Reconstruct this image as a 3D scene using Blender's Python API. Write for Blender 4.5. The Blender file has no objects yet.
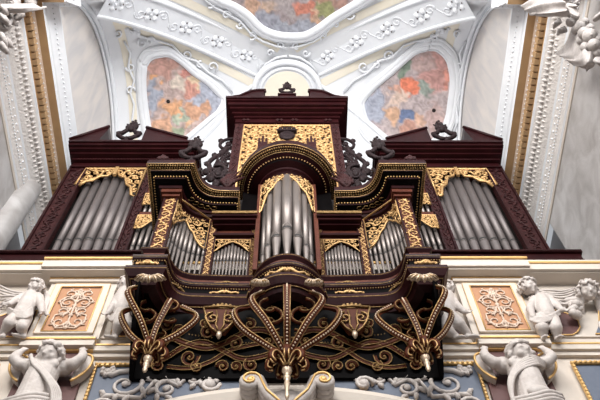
import bpy, bmesh, math, random
from mathutils import Vector, Matrix, noise
PI = math.pi
sc = bpy.context.scene
col = sc.collection
# ------------------------------------------------------------ camera
FOC = 760.0; TH = math.radians(62.3); YAW = math.atan(13/760)
CM = Matrix.Rotation(math.pi/2+TH, 3, 'X') @ Matrix.Rotation(-YAW, 3, 'Y')
def ray(u, v):
    return CM @ Vector((u-300, 200-v, -FOC))
def at(u, v, Y):                       # point at depth Y (camera-relative metres)
    d = ray(u, v); return d*(Y/d.y)
def atX(u, v, X):
    d = ray(u, v); return d*(X/d.x)
cam = bpy.data.objects.new('camera', bpy.data.cameras.new('camera'))
col.objects.link(cam); sc.camera = cam
cam.data.sensor_width = 36; cam.data.lens = FOC/600*36; cam.data.clip_end = 200
cam.matrix_world = CM.to_4x4()
# ------------------------------------------------------------ materials
def mat(name, c, rough=.5, metal=0, c2=None, scale=4, bump=0, bscale=30, stretch=None, mid=.5, wid=.25, spec=None, coat=0):
    m = bpy.data.materials.new(name); m.use_nodes = True
    nt = m.node_tree; b = nt.nodes['Principled BSDF']
    b.inputs['Base Color'].default_value = (*c, 1)
    b.inputs['Roughness'].default_value = rough; b.inputs['Metallic'].default_value = metal
    if coat: b.inputs['Coat Weight'].default_value = coat; b.inputs['Coat Roughness'].default_value = .2
    if spec is not None: b.inputs['Specular IOR Level'].default_value = spec
    tc = nt.nodes.new('ShaderNodeTexCoord'); mp = nt.nodes.new('ShaderNodeMapping')
    nt.links.new(tc.outputs['Object'], mp.inputs[0])
    if stretch: mp.inputs['Scale'].default_value = stretch
    if c2:
        n = nt.nodes.new('ShaderNodeTexNoise'); n.inputs['Scale'].default_value = scale
        n.inputs['Detail'].default_value = 6; n.inputs['Distortion'].default_value = .6
        nt.links.new(mp.outputs[0], n.inputs['Vector'])
        r = nt.nodes.new('ShaderNodeValToRGB')
        r.color_ramp.elements[0].position = mid-wid; r.color_ramp.elements[1].position = mid+wid
        r.color_ramp.elements[0].color = (*c, 1); r.color_ramp.elements[1].color = (*c2, 1)
        nt.links.new(n.outputs['Fac'], r.inputs[0]); nt.links.new(r.outputs[0], b.inputs['Base Color'])
    if bump:
        n2 = nt.nodes.new('ShaderNodeTexNoise'); n2.inputs['Scale'].default_value = bscale; n2.inputs['Detail'].default_value = 4
        nt.links.new(mp.outputs[0], n2.inputs['Vector'])
        bp = nt.nodes.new('ShaderNodeBump'); bp.inputs['Strength'].default_value = bump; bp.inputs['Distance'].default_value = .02
        nt.links.new(n2.outputs['Fac'], bp.inputs['Height']); nt.links.new(bp.outputs[0], b.inputs['Normal'])
    return m
M = dict(
 wood=mat('mahogany', (.0125,.0019,.0028), .40, spec=.14, c2=(.026,.0048,.0055), scale=3, stretch=(1,1,.25), bump=.1, bscale=40),
 wood2=mat('red_walnut', (.055,.014,.009), .45, spec=.15, c2=(.105,.030,.016), scale=5, bump=.5, bscale=55),
 carvedwood=mat('carved_mahogany', (.016,.0035,.0045), .5, spec=.15, c2=(.05,.015,.015), scale=14, bump=.8, bscale=40),
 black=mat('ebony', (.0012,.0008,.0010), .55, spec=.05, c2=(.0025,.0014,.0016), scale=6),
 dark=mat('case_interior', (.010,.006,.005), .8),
 strap=mat('chestnut_strapwork', (.045,.0085,.0025), .5, spec=.12, c2=(.085,.021,.007), scale=9),
 gold=mat('gilding', (.56,.355,.16), .45, .55, c2=(.42,.245,.095), scale=12, bump=.3, bscale=60),
 goldm=mat('matte_gilding', (.72,.46,.18), .5, .45, c2=(.60,.37,.14), scale=12, bump=.2),
 dgold=mat('aged_gilding', (.34,.21,.08), .42, .7, c2=(.13,.07,.025), scale=22, bump=.5, bscale=70),
 pearl=mat('gilt_beads', (.52,.40,.29), .4, .4),
 tin=mat('bright_tin', (.25,.215,.20), .46, .6, c2=(.18,.155,.145), scale=5, stretch=(1,1,.3)),
 tin2=mat('dull_tin', (.165,.142,.138), .5, .5, c2=(.115,.098,.098), scale=5, stretch=(1,1,.2)),
 slot=mat('pipe_mouth_shade', (.02,.018,.018), .8),
 white=mat('white_stucco', (.76,.775,.805), .7, c2=(.70,.715,.75), scale=3, bump=.12),
 white2=mat('white_plaster', (.76,.765,.78), .8, c2=(.70,.715,.75), scale=1.5, bump=.08),
 figure=mat('sculpted_stucco', (.57,.52,.49), .6, c2=(.45,.395,.365), scale=9, bump=.25, bscale=30),
 wall=mat('pale_painted_stone', (.58,.515,.45), .65, c2=(.52,.455,.395), scale=2.5, bump=.05),
 cream=mat('cream_plaster', (.80,.735,.60), .8, c2=(.72,.67,.58), scale=2),
 tan=mat('ochre_paint', (.46,.295,.15), .7, c2=(.38,.235,.12), scale=3),
 dent=mat('ochre_dentil_ground', (.40,.235,.10), .7),
 relief=mat('carved_frieze', (.70,.66,.63), .7, c2=(.58,.54,.52), scale=10, bump=1, bscale=22),
 relief2=mat('warm_carved_frieze', (.66,.52,.42), .7, c2=(.54,.41,.32), scale=10, bump=1, bscale=22),
 marble=mat('grey_marble', (.34,.315,.305), .45, c2=(.50,.48,.475), scale=2.2, wid=.16, bump=.15),
 lun=mat('rosy_grey_marble', (.66,.61,.57), .6, c2=(.52,.50,.50), scale=1.6, wid=.2, stretch=(1,2,.5)),
 maroon=mat('maroon_paint', (.11,.042,.038), .6, c2=(.085,.033,.031), scale=6),
 blue=mat('slate_blue_paint', (.085,.105,.15), .6, c2=(.12,.14,.185), scale=6),
 orange=mat('terracotta_paint', (.42,.205,.10), .6, c2=(.36,.175,.09), scale=9),
 iron=mat('dark_carved_wood', (.010,.0055,.0065), .55, spec=.12, c2=(.030,.018,.019), scale=15, bump=.6),
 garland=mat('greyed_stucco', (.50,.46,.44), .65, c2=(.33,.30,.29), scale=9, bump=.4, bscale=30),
 floor=mat('stone_floor', (.42,.39,.36), .6, c2=(.35,.33,.31), scale=1),
)
# ------------------------------------------------------------ mesh builder
class MB:
    def __init__(s): s.v=[]; s.f=[]; s.m=[]; s.k=0; s.sm=[]; s.smooth=False
    def add(s, vs, fs, smooth=None):
        n=len(s.v); s.v += [Vector(p) for p in vs]
        for f in fs: s.f.append([n+i for i in f]); s.m.append(s.k); s.sm.append(s.smooth if smooth is None else smooth)
        return s
    def box(s, x0,x1,y0,y1,z0,z1):
        return s.add([(x,y,z) for x in (x0,x1) for y in (y0,y1) for z in (z0,z1)],
            [(0,1,3,2),(4,6,7,5),(0,4,5,1),(2,3,7,6),(0,2,6,4),(1,5,7,3)], False)
    def tube(s, pts, r, n=6, flat=1.0, nrm=None, cap=True):
        pts=[Vector(p) for p in pts]; N=len(pts)
        if N<2: return s
        rs = r if isinstance(r,(list,tuple)) else [r]*N
        vs=[]; up=None
        for i,p in enumerate(pts):
            t=(pts[min(i+1,N-1)]-pts[max(i-1,0)])
            if t.length<1e-9: t=Vector((0,0,1))
            t.normalize()
            if nrm is not None: a=(nrm[i] if isinstance(nrm,list) else Vector(nrm))
            elif up is None: a=Vector((0,0,1)) if abs(t.z)<.9 else Vector((0,1,0))
            else: a=up
            b=t.cross(a)
            if b.length<1e-6: b=t.cross(Vector((1,.1,.2)))
            b.normalize(); a=b.cross(t).normalized(); up=a
            for k in range(n):
                an=2*PI*(k+.5)/n; vs.append(p+b*math.cos(an)*rs[i]+a*math.sin(an)*rs[i]*flat)
        fs=[(i*n+k,i*n+(k+1)%n,(i+1)*n+(k+1)%n,(i+1)*n+k) for i in range(N-1) for k in range(n)]
        if cap: fs += [tuple(range(n))[::-1], tuple((N-1)*n+k for k in range(n))]
        return s.add(vs,fs,True)
    def ball(s, c, r, n=8, m=5, M3=None):
        c=Vector(c); rx,ry,rz = r if isinstance(r,(tuple,list)) else (r,r,r)
        vs=[Vector((0,0,rz))]
        for j in range(1,m):
            a=PI*j/m
            for k in range(n):
                b=2*PI*k/n; vs.append(Vector((rx*math.sin(a)*math.cos(b), ry*math.sin(a)*math.sin(b), rz*math.cos(a))))
        vs.append(Vector((0,0,-rz)))
        if M3 is not None: vs=[M3@p for p in vs]
        vs=[c+p for p in vs]
        fs=[(0,1+k,1+(k+1)%n) for k in range(n)]
        for j in range(m-2):
            for k in range(n): fs.append((1+j*n+k,1+(j+1)*n+k,1+(j+1)*n+(k+1)%n,1+j*n+(k+1)%n))
        L=len(vs)-1; o=1+(m-2)*n
        fs += [(o+(k+1)%n,o+k,L) for k in range(n)]
        return s.add(vs,fs,True)
    def lathe(s, cx,cy, prof, n=14):
        vs=[(cx+r*math.cos(2*PI*k/n), cy+r*math.sin(2*PI*k/n), z) for r,z in prof for k in range(n)]
        P=len(prof)
        fs=[(i*n+k,i*n+(k+1)%n,(i+1)*n+(k+1)%n,(i+1)*n+k) for i in range(P-1) for k in range(n)]
        fs += [tuple(range(n))[::-1], tuple((P-1)*n+k for k in range(n))]
        return s.add(vs,fs,True)
    def grid(s, rows, smooth=False, closed=False):
        n=len(rows[0]); vs=[p for r in rows for p in r]
        fs=[]
        for i in range(len(rows)-1):
            for k in range(n-1+(1 if closed else 0)):
                fs.append((i*n+k,i*n+(k+1)%n,(i+1)*n+(k+1)%n,(i+1)*n+k))
        return s.add(vs,fs,smooth)
    def prism(s, poly, d):          # polygon (3D pts) extruded by vector d
        d=Vector(d); p=[Vector(q) for q in poly]; n=len(p)
        return s.add(p+[q+d for q in p],[tuple(range(n)),tuple(range(2*n-1,n-1,-1))]+[(i,i+n,(i+1)%n+n,(i+1)%n) for i in range(n)],False)
def wloc(o):
    v=Vector((0,0,0))
    while o: v+=o.location; o=o.parent
    return v
def part(name, mb, m, parent=None, label=None, loc=None, extra=None):
    me=bpy.data.meshes.new(name); base=wloc(parent) if parent else Vector((0,0,0))
    if loc is not None: loc=Vector(loc)-base
    else: loc=Vector((0,0,0))
    off=base+loc
    me.from_pydata([tuple(p-off) for p in mb.v],[],mb.f)
    for x in (m if isinstance(m,(list,tuple)) else [m]): me.materials.append(M[x] if isinstance(x,str) else x)
    me.polygons.foreach_set('material_index', mb.m); me.polygons.foreach_set('use_smooth', mb.sm)
    bm=bmesh.new(); bm.from_mesh(me); bmesh.ops.recalc_face_normals(bm, faces=bm.faces); bm.to_mesh(me); bm.free()
    o=bpy.data.objects.new(name,me); col.objects.link(o); o.location=loc
    if parent: o.parent=parent
    if label: o['label']=label
    return o
def tag(o,label,cat,group=None):
    o['label']=label; o['category']=cat
    if group: o['group']=group
    return o
def thing(name,label,cat,loc,group=None):
    o=bpy.data.objects.new(name,None); col.objects.link(o); o.location=loc; o.empty_display_size=.1
    return tag(o,label,cat,group)
def struct(name, mb, m):
    o=part(name,mb,m); o['kind']='structure'; return o
# ------------------------------------------------------------ ornament tools
def plane(o, ax, ay, n):
    o,ax,ay,n=map(Vector,(o,ax,ay,n))
    return lambda a,b,h=0: o+ax*a+ay*b+n*h
def cylmap(cx,cy,R):                 # a = angle from the front, b = height
    return lambda a,b,h=0: Vector((cx+(R+h)*math.sin(a/R), cy-(R+h)*math.cos(a/R), b))
def bez(p0,p1,p2,p3,n):
    p0,p1,p2,p3=map(Vector,(p0,p1,p2,p3)); out=[]
    for i in range(n+1):
        t=i/n; out.append(p0*(1-t)**3+p1*3*t*(1-t)**2+p2*3*t*t*(1-t)+p3*t**3)
    return out
def smooth(pts, n=6):                # Catmull-Rom through points
    P=[Vector(p) for p in pts]; P=[P[0]*2-P[1]]+P+[P[-1]*2-P[-2]]; out=[]
    for i in range(1,len(P)-2):
        for k in range(n):
            t=k/n; a,b,c,d=P[i-1:i+3]
            out.append(.5*((2*b)+(c-a)*t+(2*a-5*b+4*c-d)*t*t+(3*b-a-3*c+d)*t**3))
    return out+[P[-2]]
def spiral2(cx,cy,R,a0,turns,d,n=14,r1=.12):
    return [(cx+R*(1-(1-r1)*i/n)*math.cos(a0+d*turns*2*PI*i/n), cy+R*(1-(1-r1)*i/n)*math.sin(a0+d*turns*2*PI*i/n)) for i in range(n+1)]
def pline(mb, f, pts, r, h=0, n=5, flat=1.0, inside=None, taper=True):
    seg=[]; N=len(pts)
    rr=[r*(1-.55*i/(N-1)) if taper else r for i in range(N)]
    run=[];rad=[]
    for p,q in zip(pts,rr):
        if inside is None or inside(*p): run.append(f(p[0],p[1],h)); rad.append(q)
        else:
            if len(run)>2: mb.tube(run,rad,n,flat)
            run=[];rad=[]
    if len(run)>1: mb.tube(run,rad,n,flat)
def inpoly(poly):
    def g(x,y):
        c=False; n=len(poly); j=n-1
        for i in range(n):
            xi,yi=poly[i]; xj,yj=poly[j]
            if (yi>y)!=(yj>y) and x<(xj-xi)*(y-yi)/(yj-yi)+xi: c=not c
            j=i
        return c
    return g
def fretwork(mb, f, poly, pitch, r, seed=1, mirror=False, h=0, border=True, flat=1.0):
    rnd=random.Random(seed); ins=inpoly(poly)
    x0=min(p[0] for p in poly); x1=max(p[0] for p in poly); y0=min(p[1] for p in poly); y1=max(p[1] for p in poly)
    cells=[]; j=0; y=y0+pitch*.4
    while y<y1:
        x=x0+pitch*(.4 if j%2 else .85) if not mirror else pitch*(.5 if j%2 else 0.95)
        while x<x1:
            cells.append((x+rnd.uniform(-.12,.12)*pitch,y+rnd.uniform(-.12,.12)*pitch)); x+=pitch
        y+=pitch*.86; j+=1
    for cx,cy in cells:
        a0=rnd.uniform(0,2*PI); d=rnd.choice((-1,1)); R=pitch*rnd.uniform(.5,.62)
        curves=[(spiral2(cx,cy,R,a0,1.35,d,13),r)]
        tx,ty=cx+R*math.cos(a0),cy+R*math.sin(a0)
        ta=a0-d*PI/2+d*.5
        curves.append(([(tx+pitch*.5*t*math.cos(ta+d*.9*t), ty+pitch*.5*t*math.sin(ta+d*.9*t)) for t in (0,.33,.66,1)], r*1.2))
        for s in ((1,-1) if mirror else (1,)):
            for c,q in curves: pline(mb,f,[(s*p[0],p[1]) for p in c],q,h,5,flat,ins)
            if ins(s*cx,cy): mb.ball(f(s*cx,cy,h),r*1.5,6,4)
    if border:
        pts=[f(p[0],p[1],h) for p in poly]; mb.tube(pts+[pts[0]],r*1.2,5)
def rinceau(mb, f, a0,b0,a1,b1, W, r, waves=3, h=0, leaf=True, n=6):
    """wavy stem from (a0,b0) to (a1,b1) with a spiral in every bend"""
    L=math.hypot(a1-a0,b1-b0); ux,uy=(a1-a0)/L,(b1-b0)/L; nx,ny=-uy,ux
    g=lambda t,s: (a0+ux*t+nx*s, b0+uy*t+ny*s)
    amp=W*.22; K=waves*2
    pline(mb,f,[g(L*i/(K*6), amp*math.sin(PI*K*i/(K*6))) for i in range(K*6+1)], r, h, n, taper=False)
    for k in range(K):
        s=1 if k%2==0 else -1; t=L*(k+.5)/K
        R=min(W*.34, L/K*.52)
        sp=spiral2(0,0,R,PI if s>0 else -PI,1.4,-s,14)
        pline(mb,f,[g(t+x,-s*(W*.08)+y*1.0) for x,y in sp],r*1.0,h,n)
        if leaf:
            for q in range(3):
                an=s*(.6+q*.8); px,py=g(t+R*.9*math.cos(an),-s*W*.08+R*.9*math.sin(an))
                p=f(px,py,h); p2=f(*g(t+R*1.35*math.cos(an+.25*s),-s*W*.08+R*1.35*math.sin(an+.25*s)),h)
                mb.tube([p,(p+p2)/2,p2],[r*.9,r*1.5,r*.4],n)
def beads(mb, pts, step, r, sq=None):
    pts=[Vector(p) for p in pts]; acc=0
    for a,b in zip(pts,pts[1:]):
        L=(b-a).length
        if L<1e-6: continue
        t=step-acc if acc>0 else 0
        while t<=L:
            p=a+(b-a)*(t/L); mb.ball(p,r,6,4); t+=step
        acc=(L-(t-step))
def off(path,d):
    out=[]; N=len(path)
    for i,p in enumerate(path):
        ns=[]
        for a,b in ((i-1,i),(i,i+1)):
            if a<0 or b>=N: continue
            dx,dy=path[b][0]-path[a][0],path[b][1]-path[a][1]; l=math.hypot(dx,dy)
            if l>1e-9: ns.append((dy/l,-dx/l))
        if len(ns)==1: nx,ny=ns[0]; k=1
        else:
            nx,ny=(ns[0][0]+ns[1][0])/2,(ns[0][1]+ns[1][1])/2; l2=nx*nx+ny*ny; k=1/max(l2,.3)
        out.append((p[0]+nx*k*d,p[1]+ny*k*d))
    return out
def sweep(mb, path, prof, mats=None, close=False):
    rows=[[Vector((x,y,z)) for x,y in off(path,o)] for o,z in prof]
    for i in range(len(rows)-1):
        mb.k = mats[i] if mats else mb.k
        mb.grid(rows[i:i+2])
    if close:
        mb.k=0
        for e in (0,-1): mb.add([r[e] for r in rows],[tuple(range(len(rows)))],False)
def loft(mb, A, B, prof, mats=None):
    rows=[[Vector((a[0]+(b[0]-a[0])*t, a[1]+(b[1]-a[1])*t, z)) for a,b in zip(A,B)] for t,z in prof]
    for i in range(len(rows)-1):
        mb.k = mats[i] if mats else mb.k
        mb.grid(rows[i:i+2])
    mb.k=0
    return rows
# ============================================================ FRONT ORGAN CASE
HC=[(.36*math.sin(math.radians(a)), 5.70-.36*math.cos(math.radians(a))) for a in range(0,89,8)]
QC=[(p.x,p.y) for p in bez((1.15,5.66,0),(1.40,5.66,0),(1.60,5.56,0),(1.63,5.24,0),10)]
half=HC+[(.37,5.68),(.62,5.68),(.9,5.67)]+QC+[(1.80,5.24),(1.80,5.6),(1.80,5.98)]
full=[(-x,y) for x,y in half[::-1]][:-1]+half
case=thing('organ_case','projecting dark mahogany front organ case with central round tower and curved wings','organ case',(0,5.95,6.94))
ORD=['first','second','third','fourth','fifth','sixth','seventh','eighth','ninth','tenth','eleventh','twelfth']
# --- ledge
mb=MB()
prof=[(-.06,7.66),(.05,7.68),(.08,7.73),(.13,7.76),(.18,7.84),(.18,7.92),(.12,7.95),(.10,8.12),(.14,8.15),(.15,8.22),(.08,8.26),(.05,8.29),(.05,8.41),(.09,8.45),(.09,8.5),(-.12,8.5)]
sweep(mb,full,prof,[0,0,0,0,0,0,1,0,0,0,2,2,0,0,0])
mb.k=0
part('ledge',mb,['wood','black','wood2'],case)
mb=MB()
for o,z,r in ((.182,7.855,.007),(.10,7.735,.006),(.152,8.17,.005),(.124,7.965,.006),(.092,8.47,.0045)):
    mb.tube([(x,y,z) for x,y in off(full,o)],r,5)
part('gilt_line',mb,'dgold',case)
mb=MB(); beads(mb,[(x,y,8.11) for x,y in off(full,.125)],.034,.011)
part('bead_row',mb,'dgold',case)
# gilded swags on the ledge frieze
def swag(c,ax,L,H,nrm,parent,m='gold',name='gilt_swag'):
    f=plane(c,ax,(0,0,1),nrm); mb=MB()
    for s in (-1,1):
        pts=[(s*L*.5*t, H*(.12*math.sin(3*PI*t)+(.25-.2*t))) for t in [i/10 for i in range(11)]]
        mb.tube([f(a,b,.01) for a,b in pts],[H*.32*(1-.6*i/10) for i in range(11)],6)
        x=s*L*.5; mb.tube([f(a,b,.012) for a,b in spiral2(x,H*.06,H*.2,PI/2,1,s*-1,8)],H*.09,5)
        mb.tube([f(a,b,.012) for a,b in spiral2(s*L*.17,H*.2,H*.22,PI/2,1.1,s,8)],H*.1,5)
    mb.ball(f(0,H*.2,.015),(H*.3,H*.2,H*.3),8,5)
    return part(name,mb,m,parent)
for s in (-1,1):
    swag((s*1.74,5.125,8.03),(1,0,0),.24,.12,(0,-1,0),case)
    swag((s*.80,5.56,8.02),(1,0,0),.34,.09,(0,-1,0),case)
    swag((s*.80,5.62,8.34),(1,0,0),.30,.06,(0,-1,0),case,'dgold')
    a=math.radians(41); p=QC[5]
    swag((s*(p[0]-.09),p[1]-.09,8.02),(s*-.6,.6,0) if s<0 else (.6,-.6,0),.5,.07,(-.7*s,-.7,0),case,'dgold')
f=cylmap(0,5.70,.46); mb=MB()
for s in (-1,1):
    mb.tube([f(s*.26*t,8.04+.03*math.sin(3*PI*t),.02) for t in [i/10 for i in range(11)]],[.034*(1-.6*i/10) for i in range(11)],6)
    mb.tube([f(s*(.26+.0)+a,8.05+b,.02) for a,b in spiral2(0,0,.03,0,1,s,8)],.012,5)
mb.ball(f(0,8.05,.02),(.05,.03,.04),8,5)
part('gilt_swag',mb,'gold',case)
# --- dark interior behind the pipes
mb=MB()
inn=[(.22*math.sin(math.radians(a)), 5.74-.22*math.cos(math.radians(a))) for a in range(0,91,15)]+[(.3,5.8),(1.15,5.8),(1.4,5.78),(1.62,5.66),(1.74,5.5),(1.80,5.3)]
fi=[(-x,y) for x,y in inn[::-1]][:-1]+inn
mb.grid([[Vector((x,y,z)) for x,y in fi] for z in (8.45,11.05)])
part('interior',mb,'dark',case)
for s in (-1,1):
    mb=MB(); x0,x1=sorted((s*1.76,s*1.80)); mb.box(x0,x1,5.30,5.98,7.7,10.35); mb.box(x0,x1,5.98,6.4,10.06,10.35); part('side_panel',mb,'wood',case)
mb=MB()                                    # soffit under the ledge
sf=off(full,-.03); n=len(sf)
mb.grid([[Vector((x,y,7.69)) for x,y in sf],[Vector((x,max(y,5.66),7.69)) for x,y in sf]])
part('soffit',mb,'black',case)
# --- pilasters
def pilaster(x0,x1,y,z0,z1,nm='pilaster',cap=True,orn=True,parent=case,body='wood2',g='gold'):
    mb=MB(); w=x1-x0
    mb.box(x0,x1,y,y+.07,z0,z1)
    p=part(nm,mb,body,parent)
    mb=MB(); e=min(.018,w*.12)
    mb.box(x0-.004,x0+e,y-.014,y,z0,z1); mb.box(x1-e,x1+.004,y-.014,y,z0,z1)
    part('edge_moulding',mb,'wood',p)
    if orn:
        mb=MB(); f=plane(((x0+x1)/2,y-.006,z0),(1,0,0),(0,0,1),(0,-1,0))
        k=max(2,int((z1-z0)/(w*1.9)+.5))
        rinceau(mb,f,0,.03,0,z1-z0-.03,w*1.25,min(.0125,w*.065),k,0,True,5)
        part('gilt_scroll',mb,g,p)
    return p
for s in (-1,1):
    x0,x1=sorted((s*1.62,s*1.82)); pilaster(x0,x1,5.235,8.5,10.02)
    mb=MB(); mb.box(x0-.03,x1+.03,5.19,5.35,10.02,10.08); mb.box(x0-.05,x1+.05,5.15,5.35,10.08,10.17)
    part('capital',mb,'wood2',case)
    swag((s*1.735,5.17,10.20),(1,0,0),.2,.09,(0,-1,0),case)
    x0,x1=sorted((s*1.04,s*1.15)); pilaster(x0,x1,5.63,8.5,10.05)
    x0,x1=sorted((s*.44,s*.53)); pilaster(x0,x1,5.65,8.5,10.4,g='dgold')
    # cornice over the flat bay
    mb=MB(); a,b=sorted((s*.50,s*1.06))
    for (o,z0,z1,k) in ((.02,9.50,9.56,0),(.07,9.56,9.62,0),(.04,9.62,9.66,1),(.0,9.66,9.80,1),(.10,9.80,9.84,0),(.17,9.84,9.89,0),(.21,9.89,9.94,0),(.23,9.94,10.0,2)):
        mb.k=k; mb.box(a-o*.25,b+o*.25,5.66-o,5.72,z0,z1)
    mb.k=0
    part('bay_cornice',mb,['wood','wood2','dgold'],case)
    mb=MB(); beads(mb,[(a,5.43,9.93),(b,5.43,9.93)],.03,.012); part('bead_row',mb,'dgold',case)
    mb=MB(); mb.box(a,b,5.72,5.80,9.45,10.45); part('bay_panel',mb,'wood',case)
# --- gilded pipe shades
def shade(poly,f,pitch,r,seed,mirror=False,nm='pipe_shade',parent=case,m='gold',thick=.016):
    mb=MB()
    fretwork(mb,f,poly,pitch,r,seed,mirror,0,True,1.0)
    return part(nm,mb,m,parent)
for s in (-1,1):                            # flat bays: low double arch
    f=plane((s*.785,5.64,0),(s,0,0),(0,0,1),(0,-1,0))
    top=9.5; P=[(-.255,top),(.255,top),(.255,9.17)]+[(.255-.255*t, 9.17+.26*math.sin(PI/2*t)) for t in (.2,.4,.6,.8)]+[(0,9.45)]+[(-.255*t, 9.17+.26*math.sin(PI/2*(1-t))) for t in (.2,.4,.6,.8)]+[(-.255,9.17)]
    shade(P,f,.095,.0095,5)
    # curved wing shades: two lobes along the plan curve
    W=[(p[0],p[1]) for p in bez((1.16,5.645,0),(1.40,5.645,0),(1.585,5.55,0),(1.62,5.26,0),30)]
    L=[0]
    for q,w in zip(W,W[1:]): L.append(L[-1]+math.hypot(w[0]-q[0],w[1]-q[1]))
    def fc(a,b,h=0,W=W,L=L,s=s):
        a=max(0,min(a,L[-1]-1e-5)); i=max(j for j in range(len(L)-1) if L[j]<=a); t=(a-L[i])/(L[i+1]-L[i])
        x=W[i][0]+(W[i+1][0]-W[i][0])*t; y=W[i][1]+(W[i+1][1]-W[i][1])*t
        return Vector((s*(x-h*.7),y-h*.7,b))
    T=L[-1]; top=10.1
    P=[(0,top),(T,top),(T,9.42),(T*.93,9.38),(T*.86,9.50),(T*.80,9.62),(T*.70,9.72),(T*.6,9.86),(T*.5,9.84),(T*.42,9.74),(T*.32,9.66),(T*.24,9.50),(T*.12,9.34),(0,9.26)]
    shade(P,fc,.145,.0135,9)
f=cylmap(0,5.82,.52); HW=.52*math.radians(54)
P=[(HW,10.98),(HW,10.05),(HW*.88,10.10),(HW*.76,10.34),(HW*.66,10.52),(HW*.48,10.60),(HW*.34,10.76),(HW*.18,10.86),(0,10.98)]
P=P+[(-a,b) for a,b in P[::-1][1:]]
shade(P,f,.14,.0145,3,True)
# --- wing canopies
I=[(.80,6.0),(.80,5.66)]+[(p.x,p.y) for p in bez((1.12,5.65,0),(1.40,5.65,0),(1.60,5.56,0),(1.63,5.22,0),14)]+[(1.86,5.22),(1.86,6.4)]
O=[(.73,6.0),(.73,5.28)]+[(p.x,p.y) for p in bez((.97,5.28,0),(1.20,5.27,0),(1.33,5.20,0),(1.385,4.82,0),14)]+[(2.10,4.82),(2.10,6.4)]
cprof=[(0,10.06),(0.0,10.13),(.10,10.14),(.16,10.17),(.22,10.17),(.24,10.23),(.50,10.25),(.52,10.28),(.76,10.30),(.78,10.33),(.97,10.37),(1.0,10.40),(1.0,10.46),(.97,10.48),(.97,10.52),(.0,10.56)]
cm=[0,0,0,0,0,1,0,1,0,1,0,0,0,0,0]
for s in (-1,1):
    A=[(s*x,y) for x,y in I]; B=[(s*x,y) for x,y in O]
    mb=MB(); loft(mb,A,B,cprof,cm)
    cn=part('wing_canopy',mb,['wood','black','dgold'],case)
    lp=lambda t:[(a[0]+(b[0]-a[0])*t,a[1]+(b[1]-a[1])*t) for a,b in zip(A,B)]
    mb=MB(); beads(mb,[(x,y,10.35) for x,y in lp(.92)],.036,.017); beads(mb,[(x,y,10.34) for x,y in lp(.83)],.036,.015); part('leaf_moulding',mb,'dgold',cn)
    mb=MB(); mb.tube([(x,y,10.37) for x,y in lp(.985)],.008,5); mb.tube([(x,y,10.32) for x,y in lp(.775)],.006,5); part('gilt_line',mb,'gold',cn)
    mb=MB(); beads(mb,[(x,y,10.272) for x,y in lp(.56)],.045,.013); part('dentil_row',mb,'goldm',cn)
    mb=MB(); P=[(x,y) for x,y in lp(.36)]; 
    for i in range(3,13,2):
        q=P[i]; mb.tube([(q[0]+s*.05*math.cos(t),q[1]+.03*math.sin(t),10.235) for t in (0,1,2,3,4,5)],.007,5)
    part('gilt_leaf',mb,'dgold',cn)
    # roof board of the canopy
    mb=MB(); mb.grid([[Vector((x,y,10.54)) for x,y in A],[Vector((x if abs(x)<1.8 else s*1.86,6.01 if abs(x)<1.2 else 6.4,10.54)) for x,y in A]]); part('canopy_roof',mb,'wood',cn)
# --- central canopy
def arc(R,cx,cy,a1=90,st=7.5,back=5.98):
    p=[(R*math.sin(math.radians(-a1+st*i)),cy-R*math.cos(math.radians(-a1+st*i))) for i in range(int(2*a1/st)+1)]
    return [(p[0][0],back)]+p+[(p[-1][0],back)]
A=arc(.41,0,5.70); B=arc(.83,0,5.72)
mb=MB(); loft(mb,A,B,[(0,10.95),(0,11.0),(.06,11.02),(.16,11.04),(.18,11.08),(.45,11.11),(.47,11.14),(.72,11.17),(.74,11.2),(.95,11.25),(1,11.28),(1,11.36),(.96,11.38),(.96,11.44),(0,11.5)],[0,0,0,0,0,1,0,1,0,1,0,0,0,0])
cc=part('round_canopy',mb,['wood','black','dgold'],case)
lp=lambda t:[(a[0]+(b[0]-a[0])*t,a[1]+(b[1]-a[1])*t) for a,b in zip(A,B)]
mb=MB(); beads(mb,[(x,y,11.225) for x,y in lp(.90)],.038,.018); beads(mb,[(x,y,11.205) for x,y in lp(.80)],.038,.016); part('leaf_moulding',mb,'dgold',cc)
mb=MB(); mb.tube([(x,y,11.26) for x,y in lp(.985)],.008,5); mb.tube([(x,y,11.19) for x,y in lp(.73)],.006,5); part('gilt_line',mb,'gold',cc)
mb=MB(); beads(mb,[(x,y,11.13) for x,y in lp(.55)[1:-1]],.05,.013); part('dentil_row',mb,'gold',cc)
mb=MB(); mb.box(-.82,.82,5.70,5.99,11.38,11.5); part('canopy_roof',mb,'wood',cc)
for s in (-1,1):
    mb=MB(); x0,x1=sorted((s*.43,s*.72)); mb.box(x0,x1,5.72,5.98,10.0,11.2); part('tower_cheek',mb,'black',case)
    mb=MB(); x0,x1=sorted((s*.40,s*.46)); mb.box(x0,x1,5.50,5.75,8.5,11.02); part('tower_post',mb,'wood2',case)
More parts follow.
